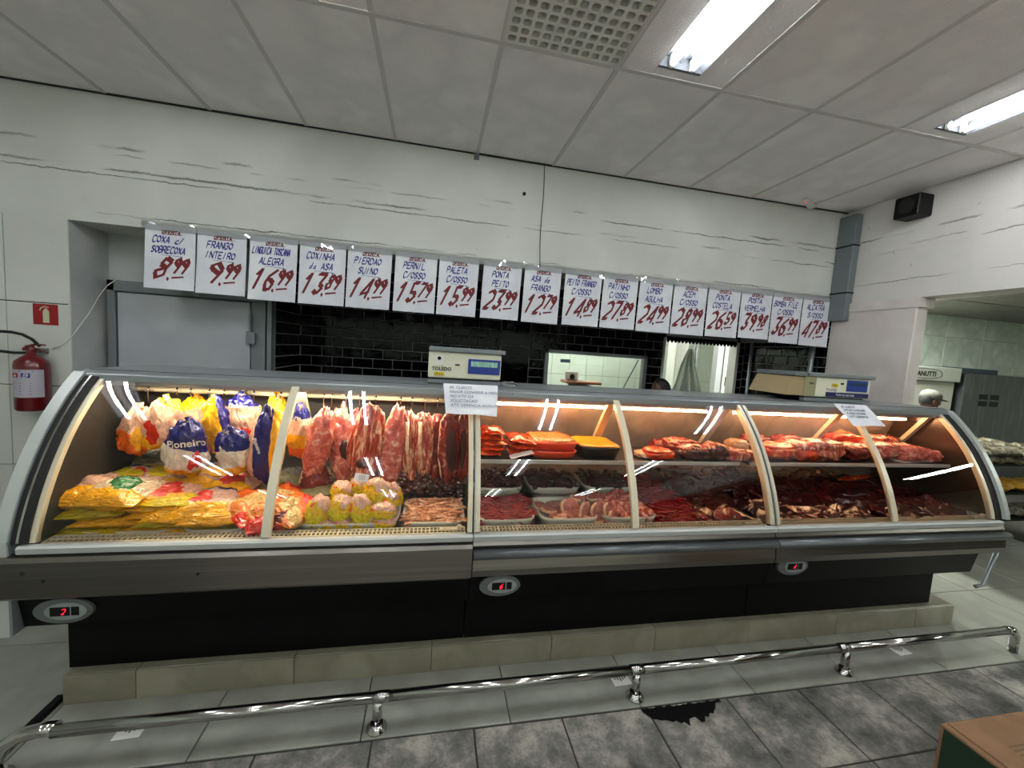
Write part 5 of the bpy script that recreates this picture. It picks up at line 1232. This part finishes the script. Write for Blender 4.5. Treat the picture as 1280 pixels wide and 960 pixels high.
pile(3.72, 4.01, -1.46, -.96, lambda x, y: .695 + .21 * (y + 1.46), 3, 6, 'beef slice mounded beside the minced meat', 'beef slices mounded beside the minced meat')
pile(4.13, 4.86, -1.46, -.96, lambda x, y: .700 + .19 * (y + 1.46) + .012 * math.sin(9 * x), 7, 6, 'dark beef slice in the right section mound', 'beef slices mounded in the right section')
pile(4.90, 5.60, -1.46, -.96, lambda x, y: .705 + .16 * (y + 1.46) * (5.85 - x) / .8 , 6, 5, 'brownish slice in the far right low mound', 'meat slices in the low mound at the right end')
o = link('beef_slice', steak_data(.085, .045, .016, 5, MT_red, MT_pork, (1.5, 3.5), .08, .01), None, None, at(908, 645, Y=-1.47), (.75, .05, 0)); tag(o, 'large flat maroon beef slice at the front of the mound beside the minced meat', 'beef slice')
o = link('meat_strip', blob_data(.26, .05, .025, 9, amp=.3, m=MT_mar), None, None, at(1068, 597, Y=-1.12), (0, -.1, 0)); tag(o, 'orange red strip lying on the back of the broad mound', 'meat')
# ---------------- upper shelf
SZ = .986
def on_shelf(name, px, W, D, T, Y, m, lb_, cat, seed, sq=.8, rz=0, ry=0, amp=.20, up=0, m2=None):
    T *= 1.35; W *= 1.08
    if m2 is MT_fat: m2 = MT_rib
    x = at(px, 560, Y=Y).x; r = empty(name, (x, Y, SZ + T / 2 - .002 + up), (0, ry, rz)); tag(r, lb_, cat, 'cuts on the upper shelf')
    link('meat_body', blob_data(W, D, T, seed, amp=amp, sq=sq, fine=.10, seg=26, ring=16, m=m), None, r)
    if m2: link('fat_cap', blob_data(W * .96, D * .95, T * .5, seed, amp=amp, sq=sq, fine=.08, seg=26, ring=12, m=m2), None, r, loc=(0, .004, T * .27))
    return r
for k in range(5):
    o = link('vacuum_pack', pillow(.125, .20, .036, 30 + k, MT_mar), None, None, (at(613, 560, Y=-1.22).x + .004 * (k % 2), -1.22, SZ + .020 + k * .028), (0, 0, .2 * (k % 3 - 1))); tag(o, 'red orange wrapped meat pack, %s in the tall stack by the counter joint' % ['lowest', 'second from bottom', 'middle one', 'second from top', 'topmost'][k], 'meat pack', 'wrapped packs in the tall stack')
for k in range(3):
    o = link('vacuum_pack', pillow(.15, .20, .040, 40 + k, MT_mar), None, None, (at(650, 560, Y=-1.22).x, -1.22, SZ + .024 + k * .032), (0, .06 * k, .3 * (k % 2))); tag(o, 'red orange wrapped meat pack, %s of the lower stack left of the orange trays' % ['bottom one', 'middle one', 'top one'][k], 'meat pack', 'wrapped packs in the lower stack')
o = link('white_wrapper', pillow(.13, .05, .012, 3., M_paper), None, None, at(652, 568, Y=-1.33), (.1, -.2, .1)); tag(o, 'crumpled white paper lying in front of the lower red stack', 'paper')
M_otray = mat('orange_tray', (.95, .28, .08), .3); M_btray = mat('black_tray', (.03, .025, .02), .35); M_cont = meat_mat('seasoned', (.80, .36, .10), (.90, .56, .26), (.95, .80, .55), 26, .6)
xa = at(667, 560, Y=-1.31).x; xb = at(724, 560, Y=-1.31).x
tray(xa, xb, -1.32, -1.06, SZ, .042, 'clear orange tinted tray at the bottom, beneath the bright orange one', m=M_otray); tray(xa - .003, xb + .003, -1.32, -1.06, SZ + .044, .046, 'bright orange tray of seasoned meat stacked on another', m=M_otray)
o = link('seasoned_meat', blob_data(xb - xa - .02, .235, .03, 4, amp=.1, sq=.4, fine=.15, m=M_cont), None, None, ((xa + xb) / 2, -1.19, SZ + .088)); tag(o, 'seasoned meat pieces under film in the bright orange tray', 'meat')
xa2 = at(727, 560, Y=-1.31).x; xb2 = at(779, 560, Y=-1.31).x
tray(xa2, xb2, -1.32, -1.06, SZ, .070, 'black tray with bright yellow filling on the upper shelf', m=M_btray)
o = link('yellow_filling', blob_data(xb2 - xa2 - .012, .25, .03, 6, amp=.05, sq=.35, fine=.05, m=mat('yellow_marinade', (.95, .62, .02), .2)), None, None, ((xa2 + xb2) / 2, -1.19, SZ + .066)); tag(o, 'bright yellow marinated filling in the black tray', 'meat')
US = [(806, .10, .10, .03, -1.24, MT_fat, 'small pale meat piece behind the slanting glass rib', 41, 0, None), (823, .16, .16, .045, -1.26, MT_mar, 'flat orange red steak at the left end of the shelf pane', 42, .3, MT_mar), (850, .20, .16, .07, -1.15, MT_red, 'red slab with fat lying behind at the middle of the shelf', 43, .1, MT_fat), (868, .19, .17, .065, -1.25, MT_dark, 'dark beef cut under a pale fat cap beside the rolled piece', 44, -.1, MT_fat),
 (893, .13, .14, .075, -1.26, MT_dark, 'rolled piece with pale skin and a dark round end', 45, 0, MT_fat), (917, .13, .12, .05, -1.27, MT_rib, 'square bone in block, lower left of the stack of blocks', 46, 0, None), (943, .12, .12, .045, -1.27, MT_rib, 'square bone in block, lower right by the price rail end', 47, .1, None), (920, .11, .12, .04, -1.18, MT_fat, 'pale square block lying on top of the lower ones', 48, .1, None), (941, .18, .16, .09, -1.12, MT_red, 'deep red cut behind the square blocks', 49, 0, None), (834, .2, .15, .05, -1.06, MT_red, 'red slab at the back left of the shelf pane', 50, 0, None)]
for k, (px, W, D, T, Y, m, lb_, sd, rz, m2) in enumerate(US): on_shelf('meat_cut', px, W, D, T, Y, m, lb_, 'meat', sd, rz=rz, m2=m2, up=.05 if 'on top' in lb_ else 0, sq=.55 if 'square' in lb_ else .8)
US2 = [(972, .22, .16, .075, -1.23, MT_mar, 'orange red rib slab at the left of the last shelf', 51, .1, MT_mar), (998, .22, .18, .085, -1.22, MT_mar, 'slab with a long pale bone slanting down its front', 52, -.2, MT_fat), (984, .22, .14, .09, -1.08, MT_red, 'bright red piece behind the slanting bone slab', 53, 0, None), (1028, .26, .18, .095, -1.24, MT_rib, 'greyish dome shaped joint with a pale top on the last shelf', 54, .1, MT_fat), (1052, .26, .16, .11, -1.06, MT_mar, 'orange piece standing behind the dome shaped joint', 55, 0, None), (1066, .20, .16, .08, -1.22, MT_red, 'red cut right of the dome shaped joint', 56, .2, MT_fat),
 (1098, .24, .16, .085, -1.20, MT_pink, 'pink cut right of the last glass rib', 57, 0, MT_fat), (1100, .3, .14, .10, -1.06, MT_red, 'red slab with white edge at the back right of the last shelf', 58, .1, MT_fat), (1130, .24, .18, .08, -1.22, MT_pink, 'pink rib rack with curved white bones near the right end', 59, -.1, MT_pink), (1160, .22, .16, .06, -1.22, MT_pink, 'thin pale meat at the far right end of the shelf', 60, -.2, None)]
for k, (px, W, D, T, Y, m, lb_, sd, rz, m2) in enumerate(US2):
    r = on_shelf('meat_cut', px, W, D, T, Y, m, lb_, 'meat', sd, rz=rz, m2=m2)
    if 'rib rack' in lb_ or 'bone slanting' in lb_:
        for q_ in range(5 if 'rack' in lb_ else 2):
            MB().tube([(-.09 + q_ * .035, -.07, -.02), (-.07 + q_ * .035, -.05, .03), (-.03 + q_ * .035, .0, .045)], .0045, 6).build('bone', MT_fat, r)
o = link('plastic_film', pillow(.30, .2, .008, 8., M_white), None, None, (5.42, -1.2, SZ + .004), (0, 0, .1)); tag(o, 'pale plastic sheet under the meat at the right end of the shelf', 'plastic sheet')
# ------------------------------------------------------------------ room beyond the right wall
structure(box('wall_bakery', 6.2, 13, 1.7, 1.8, 0, 3.0, M_grout)); wbk = bpy.data.objects['wall_bakery']; M_block = mat('bakery_block', (.72, .76, .70), .6, var=[(.64, .68, .63), (.76, .79, .74)], scale=3)
q = MB().box(0, .792, -.012, 0, 0, .552, bev=.005).build('q', M_block); qd = q.data; bpy.data.objects.remove(q)
for k in range(5):
    for i in range(8):
        o = bpy.data.objects.new('block', qd); COL.objects.link(o); o.parent = wbk; o.location = (6.3 + .8 * i, 1.7, .556 * k)
structure(box('wall_bakery_right', 12.9, 13, -7.5, 1.8, 0, 3, M_amb)); structure(box('ceiling_bakery', 6.34, 13, -7.5, 1.8, 2.57, 2.6, M_gap)); cbk = bpy.data.objects['ceiling_bakery']
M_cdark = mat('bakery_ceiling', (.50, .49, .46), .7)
for i in range(5):
    for j in range(7):
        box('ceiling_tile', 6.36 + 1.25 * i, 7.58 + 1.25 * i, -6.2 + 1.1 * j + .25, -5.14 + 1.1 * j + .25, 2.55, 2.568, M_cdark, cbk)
luminaire(7.4, .2, 1.4, 2.50, M_tubeK, 'tube lamp on the bakery ceiling hidden behind the pillar'); luminaire(9.5, -4.2, -3.0, 2.50, M_tubeB, 'tube lamp on the bakery ceiling out of view to the right')
ov = empty('bakery_oven', (8.95, 1.0, 0)); tag(ov, 'tall white bakery oven with an oval maker badge behind the pillar', 'oven')
zt = at(1175, 459, Y=1.0).z; xr_ = at(1195, 470, Y=1.0).x - 8.95
MB().box(-.75, xr_, 0, .65, 0, zt - .20, bev=.006).build('oven_body', mat('oven_white', (.74, .74, .68), .4), ov); MB().box(-.75, xr_ + .03, -.04, .65, zt - .195, zt, bev=.006).build('top_hood', mat('oven_hood', (.70, .71, .66), .4), ov)
ring = MB(); n = 36; cx_ = -.08; RX, RZ_ = .30, .070
v = []; f = []
for k in range(n):
    a = 2 * PI * k / n
    for s in (1, .90): v.append((cx_ + (RX - (1 - s) * .12) * math.copysign(abs(math.cos(a)) ** .7, math.cos(a)), -.045, zt - .10 + RZ_ * s * math.copysign(abs(math.sin(a)) ** .8, math.sin(a))))
for k in range(n): f.append([2 * k, 2 * k + 1, (2 * k + 3) % (2 * n), (2 * k + 2) % (2 * n)])
ring.add(v, f).build('badge_ring', M_dark, ov); text('brand_lettering', 'ZANUTTI', .092, M_dark, frame((-.09, -.046, zt - .105)), ov, bold=.003)
dk = empty('dark_cabinet', (9.80, 1.36, 0)); tag(dk, 'dark blue grey cabinet standing right of the white oven', 'cabinet'); MB().box(0, 1.15, 0, .32, 0, at(1220, 461, Y=1.36).z, bev=.01).build('cabinet_body', mat('slate', (.20, .24, .28), .5), dk)
x0 = at(1206, 480, Y=.97).x; mcb = empty('metal_cabinet', (x0, .97, 0)); tag(mcb, 'grey metal cabinet with a small four pane vent, behind the bread shelf', 'cabinet')
MB().box(0, 1.7, 0, .36, 0, at(1240, 469, Y=.97).z, bev=.008).build('cabinet_body', mat('cabinet_grey', (.34, .35, .35), .4, .4, var=[(.30, .31, .31), (.38, .39, .38)], scale=3, stretch=(4, 1, .5)), mcb)
a = at(1226, 492, Y=.96); b2 = at(1249, 509, Y=.96); wv, hv_ = (b2.x - a.x) / 2, (a.z - b2.z) / 2
for i in (0, 1):
    for j in (0, 1): MB().box(a.x - x0 + i * wv * 1.08, a.x - x0 + i * wv * 1.08 + wv * .8, -.004, .002, b2.z + j * hv_ * 1.08, b2.z + j * hv_ * 1.08 + hv_ * .8).build('vent_pane', M_dark, mcb)
# bread rack
rk = empty('bread_rack', (6.78, -.72, 0)); tag(rk, 'black metal rack of packed bread standing right of the counter', 'rack')
for (x, y) in ((0.02, 0), (1.3, 0), (.02, .6), (1.3, .6)): MB().box(x, x + .04, y, y + .04, 0, .82).build('post', M_dark, rk)
for z in (.28, .53, .80): MB().box(0, 1.34, 0, .64, z, z + .025).build('shelf_board', M_dark, rk); 
MB().box(.10, .26, -.004, 0, .62, .70).build('price_label', M_white, rk)
MP = mat('packed_bread', (.36, .32, .25), .3, var=[(.18, .15, .10), (.52, .50, .44), (.38, .33, .25)], scale=26, bump=.4, bscale=20, coat=.5)
MPY = mat('golden_bread', (.72, .50, .15), .3, var=[(.85, .65, .25)], scale=10, coat=.5)
for j in range(3):
    for i in range(6):
        for l_ in range(2): o = link('bread_pack', pillow(.24, .20, .075, i * 3 + j + l_ * 7.3, MP), None, None, (6.90 + .21 * i + .04 * l_, -.66 + .2 * j, .86 + l_ * .06), (rnd.uniform(-.1, .1), 0, rnd.uniform(-.3, .3))); tag(o, 'bread pack on the black rack top, %s layer, %s from left, %s row' % (('lower', 'upper')[l_], ORD[i], ('front', 'middle', 'back')[j]), 'bread pack', 'bread packs on top of the black rack')
for i in range(5):
    for (z, m) in ((.59, MPY), (.34, MP)): o = link('bread_pack', pillow(.24, .24, .09, i * 2.7 + z, m), None, None, (7.0 + .24 * i, -.60, z), (0, 0, rnd.uniform(-.3, .3))); tag(o, ('golden' if m is MPY else 'speckled') + ' bread pack %s from left on the black rack %s shelf' % (ORD[i], 'middle' if z > .5 else 'lower'), 'bread pack', 'bread packs on the %s shelf of the rack' % ('middle' if z > .5 else 'lower'))
# ------------------------------------------------------------------ people
def person(name, base, joints, edges, radii, cloth, label, head, facing, headrad=.095, hat=None, hair=M_hair, apron=False):
    r = empty(name, base); tag(r, label, 'person')
    me = bpy.data.meshes.new('body'); me.from_pydata(joints, edges, []); o = link('body', me, None, r)
    o.modifiers.new('skin', 'SKIN'); sv = me.skin_vertices[0].data
    for k, q in enumerate(radii): sv[k].radius = (q, q * .85)
    sv[0].use_root = True; sb = o.modifiers.new('sub', 'SUBSURF'); sb.levels = 2; sb.render_levels = 2; me.materials.append(cloth)
    M = Matrix.Translation(head) @ facing
    hd = MB(); 
    def sph(c, s, n=20, m_=0): 
        d = blob_data(2 * s[0], 2 * s[1], 2 * s[2], 1, amp=0, seg=n, ring=14); v = [M @ (Vector(c) + p.co) for p in d.vertices]; hd.add(v, [list(q.vertices) for q in d.polygons], m_, True); bpy.data.meshes.remove(d)
    sph((0, 0, 0), (headrad * .82, headrad, headrad * 1.18)); sph((0, -headrad * .25, -headrad * .55), (headrad * .62, headrad * .72, headrad * .62))
    sph((0, -headrad * 1.02, -headrad * .12), (.013, .018, .022)); 
    for s in (-1, 1): sph((s * headrad * .82, .005, -.01), (.010, .018, .028))
    hd.build('head', M_skin, r)
    def extra(nm, c, s, m):
        d = blob_data(2 * s[0], 2 * s[1], 2 * s[2], 1, amp=0, seg=16, ring=10); v = [M @ (Vector(c) + p.co) for p in d.vertices]; MB().add(v, [list(q.vertices) for q in d.polygons], 0, True).build(nm, m, r); bpy.data.meshes.remove(d)
    for s in (-1, 1): extra('eye', (s * .030, -headrad * .90, .012), (.010, .008, .007), M_dark)
    extra('mouth', (0, -headrad * .93, -headrad * .62), (.022, .010, .006), mat('lips', (.42, .20, .17), .5))
    extra('hair', (0, headrad * .16, headrad * .12), (headrad * .88, headrad * .95, headrad * 1.15), hair)
    if hat:
        extra('cap', (0, .01, headrad * .55), (headrad * .98, headrad * 1.08, headrad * .78), hat); extra('cap_peak', (0, -headrad * 1.15, headrad * .42), (headrad * .65, headrad * .55, .010), hat)
    return r
def body(lean=0, h=1.0, arms='down'):
    J = [(0, 0, .92), (0, -.02 - lean * .12, 1.12), (0, -.03 - lean * .30, 1.33 - abs(lean) * .10), (0, -.03 - lean * .36, 1.42 - abs(lean) * .12), (0, -.03 - lean * .42, 1.48 - abs(lean) * .15)]
    E_ = [(0, 1), (1, 2), (2, 3), (3, 4)]; R_ = [.15, .14, .14, .065, .052]
    for s in (-1, 1):
        b = len(J); sh = Vector(J[2]) + Vector((s * .17, 0, .04)); J += [tuple(sh), (s * .24, sh.y - .02, sh.z - .27), (s * .20, sh.y - .20, sh.z - .40), (s * .18, sh.y - .27, sh.z - .41)]
        E_ += [(2, b), (b, b + 1), (b + 1, b + 2), (b + 2, b + 3)]; R_ += [.07, .048, .036, .03]
        c = len(J); hand = Vector(J[b + 3])
        for q in range(5):
            J.append((hand.x + (q - 2) * .016, hand.y - .045 - .01 * (2 - abs(q - 2)), hand.z - .01)); J.append((hand.x + (q - 2) * .018, hand.y - .075 - .012 * (2 - abs(q - 2)), hand.z - .03)); E_ += [(b + 3, c + 2 * q), (c + 2 * q, c + 2 * q + 1)]; R_ += [.010, .008]
        d = len(J); J += [(s * .10, 0, .84), (s * .11, -.02, .48), (s * .11, .01, .09), (s * .12, -.12, .045)]; E_ += [(0, d), (d, d + 1), (d + 1, d + 2), (d + 2, d + 3)]; R_ += [.10, .065, .048, .04]
    return [tuple(Vector(p) * h) for p in J], E_, [q * h for q in R_]
hp = at(1160, 500, Y=.32)
J, E2, R2 = body(.15, .84); hz = hp.z
person('person', (hp.x, .32, 0), J, E2, R2, mat('grey_uniform', (.45, .45, .44), .8), 'baker in a pale grey peaked cap standing behind the pillar facing right', Vector((0, -.02, hz)), Matrix.Rotation(1.15, 4, 'Z') @ Matrix.Rotation(.25, 4, 'X'), hat=mat('pale_cap', (.36, .35, .32), .8))
hp = at(833, 484, Y=.45)
J, E2, R2 = body(.55, .90)
Rz = Matrix.Rotation(-PI / 2, 3, 'Z'); J = [tuple(Rz @ Vector(p)) for p in J]
dx = Rz @ Vector(J[4]) if False else Vector(J[4])
person('person', (hp.x - dx.x, .45, 0), J, E2, R2, M_bluecloth, 'butcher in pale clothes bending down behind the counter by the doorway', Vector((dx.x - .06, dx.y, hp.z - .03)), Matrix.Rotation(-PI / 2, 4, 'Z') @ Matrix.Rotation(.5, 4, 'X'))
